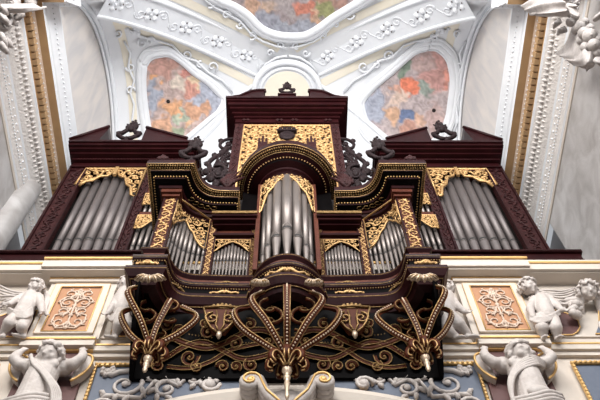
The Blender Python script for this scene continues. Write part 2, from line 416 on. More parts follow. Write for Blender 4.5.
# --- underside: back panel, cheeks
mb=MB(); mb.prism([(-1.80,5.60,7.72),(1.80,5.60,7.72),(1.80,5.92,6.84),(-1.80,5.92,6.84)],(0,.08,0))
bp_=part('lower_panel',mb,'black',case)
f=plane((0,5.90,6.87),(1,0,0),(0,-.36,.96),(0,-.94,-.34))
mbs=MB(); mbg=MB()
for s in (-1,1):
    g=lambda a,b,h=0,s=s: f(s*a,b,h)
    def strap(pts,w,gg=True):
        P=smooth([(a,b,0) for a,b in pts],5); P2=[(p.x,p.y) for p in P]
        mbs.tube([g(a,b,.012) for a,b in P2],w,6,.35,nrm=(0,-1,0))
        if gg:
            for d in (-1,1):
                q=off(P2,d*w); mbg.tube([g(a,b,.02) for a,b in q],.0065,5)
    strap([(.10,.50),(.30,.58),(.50,.55),(.72,.42),(.95,.34),(1.2,.40),(1.42,.50)],.035)
    strap([(.10,.30),(.32,.22),(.55,.20),(.78,.32),(1.0,.42),(1.22,.36),(1.45,.20),(1.68,.12)],.03)
    strap([(.30,.40),(.5,.36),(.7,.30),(.9,.16),(1.15,.08),(1.4,.10)],.022)
    for (cx,cy,R,a0,d) in ((.62,.40,.12,0,1),(.95,.55,.11,2,-1),(1.15,.22,.13,3,1),(.42,.12,.1,1,-1),(1.62,.20,.15,1.5,1),(1.52,.45,.12,4,-1),(.75,.10,.09,0,1),(.22,.43,.08,2,1),(1.30,.58,.10,5,1),(.45,.66,.09,1,1),(1.50,.12,.11,2.5,-1),(1.72,.34,.09,0,1),(1.05,.10,.08,1,-1),(.60,.10,.08,4,-1),(.20,.16,.10,1,1),(1.0,.68,.08,3,1),(1.45,.66,.09,0,-1)):
        sp=spiral2(cx,cy,R,a0,1.5,d,18)
        mbg.tube([g(a,b,.022) for a,b in sp],.0075,5)
        mbs.tube([g(cx+(a-cx)*.82,cy+(b-cy)*.82,.008) for a,b in sp],.02,6,.35,nrm=(0,-1,0))
        mbg.ball(g(cx,cy,.02),.02,6,4)
    beads(mbg,[g(.35,.40,.03),g(.55,.40,.03)],.035,.010); beads(mbg,[g(.9,.47,.03),g(1.2,.52,.03)],.04,.009)
    beads(mbg,[g(1.32,.30,.03),g(1.5,.12,.03)],.04,.009)
part('strapwork',mbs,'strap',bp_); part('gilt_scroll',mbg,'dgold',bp_)
for s in (-1,1):
    mb=MB(); mb.prism([(s*1.82,5.12,7.70),(s*1.82,5.95,7.70),(s*1.82,5.95,6.83),(s*1.82,5.87,6.83),(s*1.82,5.45,7.20)],(-s*.05,0,0)); part('cheek_board',mb,'black',case)
# soffit scrolls (curled leaves hanging under each tower)
def curl(c,R,s,parent,tilt=.5,r=.03):
    mb=MB(); mg=MB(); c=Vector(c)
    P=[(R*(1-.85*i/20)*math.cos(PI/2+s*i/20*2.6*PI), R*(1-.85*i/20)*math.sin(PI/2+s*i/20*2.6*PI)) for i in range(21)]
    Q=[c+Vector((a,-abs(b)*0+.0+.12*(i/20),b*.9)) for i,(a,b) in enumerate(P)]
    mb.tube(Q,[r*(1-.5*i/20) for i in range(21)],7)
    mg.tube([q+Vector((0,-r*.9*(1-.5*i/20),0)) for i,q in enumerate(Q)],.007,5)
    o=part('curled_leaf',mb,'strap',parent); part('gilt_edge',mg,'dgold',o)
for x,w in ((-1.55,.8),(0,1.15),(1.55,.8)):
    for s in (-1,1):
        curl((x+s*.20*w,5.40,7.56),.11*w,-s,case,r=.024)
        curl((x+s*.17*w,5.50,7.48),.15*w,s,case)
        curl((x+s*.08*w,5.60,7.26),.07*w,-s,case,r=.018)
# --- ribbed pendants
def ribbon(pts,w,parent,out,nb=.045):
    """flat rib with gilded edges and a row of pearls; out = outward direction function"""
    P=smooth(pts,6); N=len(P)
    mb=MB(); vs=[]
    L=[];R=[];C=[]
    for i,p in enumerate(P):
        t=(P[min(i+1,N-1)]-P[max(i-1,0)]).normalized(); o=out(p); o=(o-t*o.dot(t)).normalized()
        b=t.cross(o).normalized(); ww=w*(1-.35*i/(N-1))
        L.append(p+b*ww); R.append(p-b*ww); C.append(p+o*.012)
        vs.append([p+b*ww+o*.01,p-b*ww+o*.01,p-b*ww-o*.035,p+b*ww-o*.035])
    mb.grid(vs,False,True); mb.add(vs[0]+vs[-1],[(0,1,2,3),(4,5,6,7)],False)
    r=part('rib',mb,'strap',parent)
    mb=MB(); mb.tube([p for p in L],.011,5); mb.tube([p for p in R],.011,5); part('gilt_edge',mb,'dgold',r)
    mb=MB(); beads(mb,C,nb*.9,.0135); part('pearl_row',mb,'pearl',r)
def pendant(hub,tops,label,sz):
    H=Vector(hub); t=thing('carved_pendant',label,'pendant',H,)
    out=lambda p:Vector((p.x-H.x,p.y-5.75,-.25)) if (p-Vector((H.x,5.75,p.z))).length>.01 else Vector((0,-1,0))
    for tp in tops: ribbon([Vector(q) for q in tp]+[H+Vector((0,-.03,.06))],.036*sz,t,out)
    mb=MB(); mb.ball(H,(.07*sz,.07*sz,.06*sz),10,6); mb.ball(H-Vector((0,.01,.07*sz)),(.045*sz,.045*sz,.06*sz),10,6)
    part('hub',mb,'strap',t)
    mb=MB()
    for k in range(7):                      # curled leaves around the hub
        a=2*PI*k/7+.2; d=Vector((math.cos(a),math.sin(a)*.8,0))
        Q=[H+d*.02*sz-Vector((0,0,.06*sz)),H+d*.07*sz+Vector((0,0,.05*sz)),H+d*.13*sz+Vector((0,0,.08*sz)),H+d*.175*sz+Vector((0,0,.03*sz)),H+d*.18*sz-Vector((0,0,.04*sz)),H+d*.14*sz-Vector((0,0,.07*sz))]
        Q=smooth(Q,3); l=MB(); l.tube(Q,[sz*(.024+.020*math.sin(PI*i/(len(Q)-1))) for i in range(len(Q))],7); cl=part('curled_leaf',l,'strap',t)
        l=MB(); x_=d.cross(Vector((0,0,1))).normalized()
        l.tube([p+Vector((0,-.030,-.028))*sz+x_*.02*sz for p in Q],.008*sz,5); l.tube([p+Vector((0,-.030,-.028))*sz-x_*.02*sz for p in Q],.008*sz,5); part('gilt_edge',l,'gold',cl)
    mb=MB(); prof=[(.008,-.52*(sz>1.05)-.34*(sz<=1.05)),(.022,-.46*(sz>1.05)-.32*(sz<=1.05)),(.016,-.40*(sz>1.05)-.31*(sz<=1.05)),(.03,-.29),(.018,-.26),(.03,-.24),(.036,-.21),(.02,-.18),(.035,-.16),(.05,-.12),(.04,-.06)]
    mb.lathe(H.x,H.y,[(a*sz,H.z+b*sz) for a,b in prof],10); part('drop_finial',mb,'pearl',t)
    return t
zt=7.67
pendant((0,5.47,6.57),[
  [(0,5.19,zt),(0,5.08,7.4),(0,5.13,7.0)],
  [(-.31,5.30,zt+.02),(-.42,5.2,7.38),(-.22,5.24,6.98)],[(.31,5.30,zt+.02),(.42,5.2,7.38),(.22,5.24,6.98)],
  [(-.44,5.50,zt+.02),(-.64,5.42,7.45),(-.52,5.40,7.1),(-.22,5.42,6.80)],[(.44,5.50,zt+.02),(.64,5.42,7.45),(.52,5.40,7.1),(.22,5.42,6.80)]],
  'large central ribbed pendant with pearl rows under the round tower',1.15)
for s,l in ((-1,'left'),(1,'right')):
    pendant((s*1.54,5.47,6.76),[
      [(s*1.82,5.20,zt),(s*1.87,5.12,7.42),(s*1.68,5.24,7.08)],
      [(s*1.42,5.40,zt),(s*1.42,5.30,7.40),(s*1.50,5.36,7.08)],
      [(s*1.28,5.50,zt),(s*1.07,5.45,7.40),(s*1.20,5.42,7.08),(s*1.40,5.42,6.88)],
      [(s*1.84,5.50,zt),(s*1.98,5.42,7.42),(s*1.84,5.42,7.08),(s*1.68,5.42,6.88)]],
      'smaller ribbed pendant under the %s-hand wing of the front case'%l,1.0)
# acanthus leaves under ledge corners, masks
def acanthus(c,ax,ay,n,W,H,name,label,m='goldm',group=None,parent=None,edge='dgold'):
    f=plane(c,ax,ay,n); mb=MB(); mb2=MB()
    for k in range(-3,4):
        a=k*.36; L=H*(1-.07*abs(k)); d=(math.sin(a),-math.cos(a))
        P=[f(d[0]*L*t*W/H*1.1,d[1]*L*t,.02+.09*math.sin(PI*t*.9)) for t in (0,.25,.5,.75,1)]
        mb.tube(P,[.02,.034,.036,.032,.014],6); mb2.tube([p+Vector(n)*.03 for p in P],.007,5)
    for s in (-1,1): mb.tube([f(s*W*.3+a,b,.03) for a,b in spiral2(0,0,W*.22,PI/2,1.2,s,10)],.02,6)
    o=part(name,mb,m,parent,loc=c if not parent else None)
    if not parent: tag(o,label,'carving',group)
    part('gilt_vein',mb2,edge,o)
    return o
for s in (-1,1):
    acanthus((s*1.62,5.12,7.66),(1,0,0),(0,.35,.94),(0,-.94,-.3),.24,.22,'acanthus_leaf','','pearl',parent=case)
    acanthus((s*.32,5.2,7.66),(1,0,0),(0,.35,.94),(0,-.94,-.3),.14,.12,'acanthus_leaf','','pearl',parent=case)
    H=Vector((s*.80,5.60,7.35)); f=plane(H,(1,0,0),(0,-.12,.98),(0,-.98,-.12))
    lab='gilded shell mask on the dark underside, left of the central pendant' if s<0 else 'gilded shell mask on the dark underside, right of the central pendant'
    t=thing('shell_mask',lab,'carving',H)
    mb=MB(); mb.prism([f(a,b,0) for a,b in ((-.20,.30),(.20,.30),(.17,.08),(.07,-.12),(-.07,-.12),(-.17,.08))],(0,-.05,0)); part('shield',mb,'strap',t)
    mb=MB()
    for q in (-1,1):
        mb.tube([f(q*(.10)+a,.12+b,.07) for a,b in spiral2(0,0,.10,PI/2,1.5,-q,14)],.014,6)
        mb.tube([f(q*a,b,.07) for a,b in ((.03,-.12),(.10,-.05),(.16,.06),(.19,.2),(.22,.30))],.013,6)
        mb.tube([f(q*a,b,.07) for a,b in ((.01,-.1),(.05,.0),(.04,.14),(.06,.25))],.010,6)
    mb.tube([f(-.22,.31,.06),f(0,.33,.07),f(.22,.31,.06)],.018,6)
    for q in (-2,-1,0,1,2): mb.ball(f(q*.05,.37-.01*abs(q),.05),.028,6,4)
    part('gilt_frame',mb,'dgold',t)
    mb=MB(); mb.tube([f(0,-.12,.05),f(0,-.17,.06),f(0,-.22,.05)],[.03,.035,.012],7); part('tassel',mb,'pearl',t)
# ============================================================ PIPES
def pipe(x,y,zf,zm,zt,r,m,label,group,ang=0,n=16,arch=False):
    t=thing('organ_pipe',label,'organ pipe',(x,y,zf),group)
    b=MB(); b.lathe(x,y,[(r,zm),(r,zt)],n); part('pipe_body',b,m,t)
    b=MB(); b.lathe(x,y,[(r*.32,zf),(r*.5,zf+(zm-zf)*.25),(r*.98,zm-.015),(r*.98,zm)],n); part('pipe_foot',b,m,t)
    b=MB(); h=max(r*.5,.018); A=[ang+math.radians(q) for q in range(-55,56,11)]
    b.grid([[Vector((x+r*1.035*math.sin(q),y-r*1.035*math.cos(q),z)) for q in A] for z in (zm-.012,zm+h)]); part('pipe_mouth',b,'slot',t)
    b=MB(); b.tube([(x+r*1.03*math.sin(q),y-r*1.03*math.cos(q),zm-.02) for q in A],.004+r*.03,5)
    if arch: b.tube([(x+r*1.04*math.sin(ang+q),y-r*1.04*math.cos(ang+q),zm+h+r*1.1*math.cos(q*1.55)) for q in [-1+i*.2 for i in range(11)]],.006,5)
    part('pipe_lip',b,'tin',t)
    return t
side=lambda s:'left' if s<0 else 'right'
Rc=.345; cz=[9.24,9.08,8.99,8.94]
for i in range(-3,4):
    k=abs(i); a=[0,25,49,72][k]*(1 if i>0 else -1); r=[.078,.068,.052,.044][k]
    nm=['tallest and widest tin pipe, in the middle of the central round tower','%s tin pipe from the middle pipe towards the %s in the central round tower'][k>0]
    if k: nm=nm%(ORD[k-1],side(i))
    pipe(Rc*math.sin(math.radians(a)),5.70-Rc*math.cos(math.radians(a)),8.5,cz[k],[10.95,10.9,10.7,10.45][k],r,'tin',nm,'pipes of the central round tower',math.radians(a),20,True)
for s in (-1,1):
    for i in range(11):
        x=s*(.785+(i-5)*.0465*1); d=1-abs(i-5)/5
        pipe(x,5.70,8.5,9.0-.04*0,9.22+.24*d,.0185+.002*d,'tin','%s slender pipe from the left in the flat bay %s of the central tower'%(ORD[(i if s>0 else 10-i)], side(s)),'slender pipes of the %s flat bay'%side(s),0,10)
    Wp=bez((1.19,5.70,0),(1.40,5.69,0),(1.62,5.60,0),(1.665,5.33,0),9)
    for i,p in enumerate(Wp):
        d=math.sin(PI*(i+.5)/10); a=math.radians(-8-7.5*i)*s
        pipe(s*p.x,p.y,8.5,9.14,[9.5,9.55,9.7,9.85,9.95,10.0,10.0,9.95,9.9,9.85][i],.020+.011*d,'tin','%s pipe counted outward in the curved %s wing of the front case'%(ORD[i],side(s)),'pipes of the curved %s wing'%side(s),a,12)
# ============================================================ MAIN (REAR) CASE
tower=thing('organ_tower','tall dark mahogany central tower behind the front case, broken pediment on top','organ case',(0,6.3,9.6))
mb=MB(); mb.box(-1.05,1.05,6.03,6.6,10.05,15.3); part('tower_body',mb,'wood',tower)
for s in (-1,1):
    x0,x1=sorted((s*.90,s*1.07)); mb=MB(); mb.box(x0,x1,5.95,6.05,10.4,14.75); p=part('corner_post',mb,'carvedwood',tower)
    mb=MB(); f=plane((s*.985,5.945,10.5),(1,0,0),(0,0,1),(0,-1,0)); rinceau(mb,f,0,0,0,4.2,.15,.014,7); part('carved_trail',mb,'carvedwood',p)
mb=MB()
for y,z0,z1,x in ((5.98,14.72,14.80,1.09),(5.94,14.80,14.98,1.08),(5.90,14.98,15.06,1.12),(5.84,15.06,15.14,1.16),(5.76,15.14,15.22,1.21),(5.70,15.22,15.36,1.25),(5.66,15.36,15.42,1.28),(5.62,15.42,15.52,1.31)):
    mb.box(-x,x,y,6.6,z0,z1)
part('cornice',mb,'wood',tower)
for x in (-.86,-.16,.16,.86):
    mb=MB(); mb.tube([(x-.05+a,5.92,14.89+b) for a,b in spiral2(0,0,.05,PI/2,1.2,-1,8)]+[(x+.05+a,5.92,14.89+b) for a,b in spiral2(0,0,.05,PI/2,1.2,1,8)[::-1]],.015,5)
    part('frieze_carving',mb,'carvedwood',tower)
for s in (-1,1):
    P=[(s*1.30,15.52),(s*1.18,15.53),(s*1.02,15.62),(s*.90,15.78),(s*.78,15.92),(s*.64,15.98),(s*.48,15.99),(s*.48,15.86),(s*.50,15.84),(s*.50,15.52)]
    mb=MB(); mb.prism([(x,5.66,z) for x,z in P],(0,.5,0))
    hp=part('broken_pediment',mb,'wood',tower)
    mb=MB(); mb.tube([(x,5.65,z) for x,z in P[:8]],.03,6); mb.tube([(x,5.70,z-.09) for x,z in P[1:7]],.02,6); part('pediment_moulding',mb,'wood',hp)
mb=MB(); mb.box(-.2,.2,5.66,6.0,15.52,15.60); mb.box(-.16,.16,5.68,6.0,15.60,15.74); mb.box(-.2,.2,5.65,6.0,15.74,15.80); part('pedestal',mb,'wood',tower)
# gilded fretwork over the arch
mb=MB(); mb.box(-.92,.92,6.0,6.03,11.2,14.74); part('panel_ground',mb,'iron',tower)
f=plane((0,5.985,0),(1,0,0),(0,0,1),(0,-1,0))
mb=MB(); fretwork(mb,f,[(-.90,11.3),(-.90,14.71),(.90,14.71),(.90,11.3)],.19,.030,21,True)
part('gilded_fretwork',mb,'gold',tower)
for x in (-.48,.48):
    mb=MB(); mb.box(x-.09,x+.09,5.93,5.98,13.35,13.75); 
    for q in (-.07,0,.07): mb.box(x+q-.02,x+q+.02,5.93,5.98,13.75,13.95+(0 if q else .12))
    part('small_turret',mb,'carvedwood',tower)
mb=MB(); mb.ball((0,5.94,14.1),(.17,.05,.2),10,6); mb.box(-.2,.2,5.9,5.98,14.28,14.36)
for q in (-.14,-.05,.05,.14): mb.ball((q,5.93,14.42),.045,6,4)
part('crowned_emblem',mb,'iron',tower)
# openwork wings beside the tower
for s in (-1,1):
    t=thing('openwork_wing','dark openwork scroll wing on the %s flank of the central tower'%side(s),'carving',(s*1.2,6.1,12.0))
    f=plane((s*1.08,6.1,0),(s,0,0),(0,0,1),(0,-1,0)); mb=MB()
    def sc_(pts,r): mb.tube([f(p.x,p.y) for p in smooth([(a,b,0) for a,b in pts],5)],r,7)
    sc_([(0,14.3),(.16,14.25),(.26,14.05),(.22,13.85),(.08,13.80),(.02,13.9)],.035)
    sc_([(.1,13.85),(.16,13.6),(.30,13.4),(.40,13.15),(.36,12.9),(.22,12.82),(.12,12.95),(.2,13.08)],.045)
    sc_([(.38,13.0),(.34,12.7),(.22,12.4),(.20,12.1),(.28,11.8),(.40,11.65)],.05)
    sc_([(.02,13.5),(.12,13.35),(.16,13.15),(.05,13.0)],.03)
    sc_([(.02,12.7),(.12,12.6),(.12,12.4),(.02,12.3)],.03)
    sc_([(.05,12.2),(.14,12.0),(.12,11.7),(.3,11.5),(.5,11.4)],.045)
    for a,b in ((.26,14.2),(.33,13.5),(.44,13.1),(.3,12.55),(.2,13.65),(.1,14.05),(.28,12.0)): mb.ball(f(a,b),(.06,.04,.09),7,5)
    part('scroll_frame',mb,'iron',t)
    mb=MB(); fretwork(mb,f,[(0,11.6),(.3,11.6),(.2,12.3),(.3,12.9),(.22,13.6),(.1,14.1),(0,14.1)],.13,.017,4); part('leaf_tracery',mb,'iron',t)
# ------------------------------------------------------------ side cases
def rects(mb,lst):
    for a in lst: mb.box(*a)
for s in (-1,1):
    sd=side(s); X=lambda a,b:tuple(sorted((s*a,s*b)))
    t=thing('organ_case','%s-hand side organ case of dark mahogany holding seven wide grey pipes'%sd,'organ case',(s*3.3,6.6,9.9))
    mb=MB(); mb.box(*X(1.95,4.22),6.74,6.80,9.7,13.8); part('back_panel',mb,'dark',t)
    mb=MB(); mb.box(*X(4.20,4.25),6.46,7.3,9.7,13.8); part('side_panel',mb,'wood',t)
    for a,b,w,n in ((3.93,4.25,.26,8),(2.60,2.76,.13,11)):
        mb=MB(); mb.box(*X(a,b),6.44,6.56,9.8,13.72); p=part('carved_post',mb,'carvedwood',t)
        f=plane((s*(a+b)/2,6.43,9.95),(1,0,0),(0,0,1),(0,-1,0)); mb=MB(); rinceau(mb,f,0,0,0,3.7,w,.018,n); part('carved_trail',mb,'carvedwood',p)
        mb=MB()
        for e in (a,b): mb.box(*X(e-.02,e+.02),6.40,6.44,9.8,13.72)
        part('edge_moulding',mb,'wood',p)
    mb=MB()
    for o,z0,z1 in ((.02,13.50,13.60),(.06,13.60,13.66),(.02,13.66,13.84),(.10,13.84,13.90),(.20,13.90,13.96),(.28,13.96,14.02),(.34,14.02,14.10),(.38,14.10,14.18)):
        mb.box(*X(1.98-o*.6,4.24+o*.35),6.44-o,7.3,z0-.03,z1-.03)
    cn=part('cornice',mb,'wood',t)
    mb=MB(); beads(mb,[(s*2.1,6.34,13.82),(s*4.2,6.34,13.82)],.06,.018); part('dentil_row',mb,'carvedwood',cn)
    for P in ([(4.38,14.14),(4.38,14.22),(3.72,14.90),(3.72,14.72),(3.80,14.18)],[(2.02,14.18),(2.94,14.18),(2.94,14.86),(2.02,14.28)] if True else 0):
        mb=MB(); mb.prism([(s*x,6.08,z) for x,z in P],(0,.6,0)); h=part('broken_pediment',mb,'wood',t)
        mb=MB()
        if P[0][0]>4: mb.tube([(s*4.38,6.07,14.20),(s*3.72,6.07,14.88)],.035,6)
        else: mb.tube([(s*2.94,6.07,14.83),(s*2.02,6.07,14.26)],.035,6)
        part('pediment_moulding',mb,'wood',h)
    # pipe shade
    f=plane((s*3.32,6.42,0),(s,0,0),(0,0,1),(0,-1,0)); 
    P=[(-.56,13.54),(.62,13.54),(.66,12.85),(.58,12.80),(.50,12.98),(.38,13.02),(.28,13.2),(.14,13.22),(.06,13.42),(-.02,13.44),(-.10,13.22),(-.22,13.16),(-.30,12.86),(-.40,12.74),(-.46,12.42),(-.55,12.36)]
    shade(P,f,.21,.024,13+s,parent=t)
    mb=MB(); mb.prism([f(a,b,0) for a,b in ((-.03,13.54),(.03,13.54),(.03,13.2),(-.03,13.2))],(0,-.05,0)); part('shade_keystone',mb,'gold',t)
    # seven wide pipes
    xs=[2.85,2.98,3.14,3.32,3.50,3.67,3.82]; tops=[12.75,13.1,13.3,13.6,13.45,13.25,13.15]
    for i,x in enumerate(xs):
        r=[.062,.07,.082,.09,.082,.07,.062][i]
        pipe(s*x,6.58,9.85,10.98-.0*i,tops[i],r,'tin2','%s wide grey pipe counted outward in the %s side case'%(ORD[i],sd),'wide grey pipes of the %s side case'%sd,0,18)
    # narrow return with two tiers of small pipes
    for q in ((6.40,6.52,11.62,11.74),(6.42,6.52,12.42,13.5),(6.42,6.52,9.8,9.98)):
        mb=MB(); mb.box(*X(1.86,2.60),*q); part('return_rail',mb,'wood2',t)
    mb=MB(); mb.box(*X(1.84,1.98),6.42,6.52,9.8,13.6); part('return_post',mb,'wood',t)
    f=plane((s*2.31,6.40,0),(s,0,0),(0,0,1),(0,-1,0))
    shade([(-.28,11.62),(.28,11.62),(.28,11.15),(.15,11.2),(.02,11.42),(-.14,11.5),(-.28,11.54)],f,.08,.013,2,parent=t)
    shade([(-.28,12.44),(.28,12.44),(.28,12.0),(.1,12.06),(0,12.25),(-.28,12.34)],f,.09,.013,6,parent=t)
    for row,(z0,z1,zb) in enumerate(((9.98,10.72,11.5),(11.74,11.86,12.36))):
        for i in range(6):
            pipe(s*(2.06+i*.096),6.50,z0,z1,zb-.04*i,.032,'tin','%s small pipe counted outward in the %s tier between front case and %s side case'%(ORD[i],('lower','upper')[row],sd),'small %s-tier pipes of the %s return'%(('lower','upper')[row],sd),0,10)
# base rail
mb=MB(); mb.box(-4.6,4.5,6.12,6.39,9.62,9.88); mb.box(-4.63,4.53,6.08,6.39,9.88,9.95); mb.box(-4.6,4.5,6.13,6.39,9.95,10.0)
o=part('base_rail',mb,'wood',loc=(0,6.4,9.62)); tag(o,'long dark wooden rail running under the whole organ, above the balcony cornice','rail')
mb=MB(); mb.tube([(-4.6,6.11,9.70),(4.5,6.11,9.70)],.012,5); mb.tube([(-4.6,6.075,9.9),(4.5,6.075,9.9)],.012,5); part('rail_bead',mb,'carvedwood',o)
# ------------------------------------------------------------ finials
def finial(c,S,label,m='iron',group=None,SZ=2.0):
    c=Vector(c); t=thing('carved_finial',label,'finial',c,group)
    g=lambda a,b:c+Vector((a*S,0,b*S*SZ))
    mb=MB(); mb.box(c.x-.14*S,c.x+.14*S,c.y-.1*S,c.y+.1*S,c.z,c.z+.1*S); mb.lathe(c.x,c.y,[(.12*S,c.z+.1*S),(.06*S,c.z+.16*S*SZ),(.10*S,c.z+.22*S*SZ)],8); part('foot',mb,m,t)
    mb=MB()
    for s in (-1,1):
        mb.tube([g(0,.2),g(s*.2,.24),g(s*.42,.38),g(s*.45,.46),g(s*.28,.50),g(s*.12,.68),g(0,.72)],[.08*S,.09*S,.10*S,.11*S,.10*S,.09*S,.08*S],7)
        mb.tube([g(s*.42+a,.46+b) for a,b in spiral2(0,0,.1,0,1.2,s,9)],.03*S,5)
    part('open_scroll',mb,m,t)
    mb=MB()
    for a,b,r in ((0,.74,.16),(-.14,.80,.11),(.14,.82,.12),(0,.92,.13),(.08,1.04,.07),(-.06,1.1,.06),(.03,1.18,.05)): mb.ball(g(a,b),(r*S*1.25,r*S,r*S*1.7),7,5)
    for k in range(5):
        a=-.8+k*.4; mb.tube([g(0,.75),g(.2*math.sin(a),.75+.2*math.cos(a)),g(.34*math.sin(a*1.2),.78+.3*math.cos(a))],[.09*S,.075*S,.02*S],6)
    part('leaf_cluster',mb,m,t)
    return t
finial((-3.27,6.12,14.15),.50,'dark carved finial on the cornice of the left side case, in the pediment gap')
finial((3.27,6.12,14.15),.50,'dark carved finial on the cornice of the right side case, in the pediment gap')
finial((0,5.70,15.80),.36,'small dark leafy finial crowning the central tower between the pediment halves')
for s in (-1,1):
    finial((s*1.47,4.90,10.54),.43,'dark carved finial standing on the canopy of the %s curved wing'%side(s))
    # leafy crest behind the canopy and dark scrolls
    c=Vector((s*1.12,5.36,10.54)); t=thing('leaf_crest','dark curling leaf crest on the %s canopy beside the central tower'%side(s),'carving',c)
    mb=MB()
    for a,b,R,d in ((.0,.2,.16,1),(.22,.16,.13,-1),(-.18,.14,.12,-1),(.36,.08,.08,1)): mb.tube([c+Vector((s*(a+p),0,(b+q)*1.9+.25)) for p,q in spiral2(0,0,R,1,1.4,d,14)],[.035*(1-.03*i) for i in range(15)],6)
    for a,b in ((.1,.05),(-.1,.04),(.3,.02),(0,.6),(.2,.66),(0,.2),(.2,.2),(-.1,.3),(.1,.4),(.3,.3)): mb.ball(c+Vector((s*a,0,b)),(.07,.05,.11),7,5)
    part('curled_leaf',mb,'iron',t)
    c=Vector((s*.93,5.32,10.54)); t=thing('carved_spray','reddish carved foliage spray at the inner end of the %s canopy'%side(s),'carving',c)
    mb=MB()
    for k in range(7):
        a=-.9+k*.3; mb.tube([c,c+Vector((.12*math.sin(a),-.02,.3*math.cos(a))),c+Vector((.2*math.sin(a)+s*-.1,0,.62*math.cos(a)))],[.03,.035,.01],6)
    for k in range(6): mb.ball(c+Vector((.1*math.sin(k*1.7),-.03,.08+.04*k)),.03,6,4)
    part('carved_leaf',mb,'carvedwood',t)
    c=Vector((s*1.9,4.87,10.58)); t=case
    mb=MB()
    for a,b,r in ((-.05,.04,.05),(.05,.04,.05),(0,.1,.05),(0,.03,.06)): mb.ball(c+Vector((a,0,b)),r,7,5)
    part('carved_leaf',mb,'carvedwood',t)
# ============================================================ BALCONY FRONT
YP=6.0
mb=MB(); mb.box(-5.6,5.6,YP,YP+.3,5.2,9.2); mb.box(-5.6,5.6,YP+.3,10.6,9.0,9.3)
struct('wall_balcony',mb,'wall')
def hbar(mb,x0,x1,rows):
    for o,z0,z1,k in rows:
        mb.k=k; e=o*.35 if x0>-5 else 0; e2=o*.35 if x1<5 else 0
        mb.box(x0-e,x1+e2,YP-o,YP+.02,z0,z1)
    mb.k=0
mb=MB(); hbar(mb,-5.6,5.6,[(.05,8.93,8.98,0),(.10,8.86+.12,9.02,1),(.20,8.86,8.90,0),(.25,8.88,9.02,0),(.27,9.02,9.06,1),(.2,9.06,9.20,0)])
struct('trim_1',mb,['wall','goldm'])
mb=MB(); hbar(mb,-5.6,5.6,[(.05,7.27,7.34,0),(.09,7.34,7.43,0),(.10,7.43,7.455,1),(.05,7.455,7.52,0),(.025,7.66,7.70,0)])
struct('trim_2',mb,['wall','goldm'])
def goldline(pts,r=.008,parent=None):
    mb=MB(); mb.tube([Vector(p) for p in pts],r,5); return mb
pilz=[]
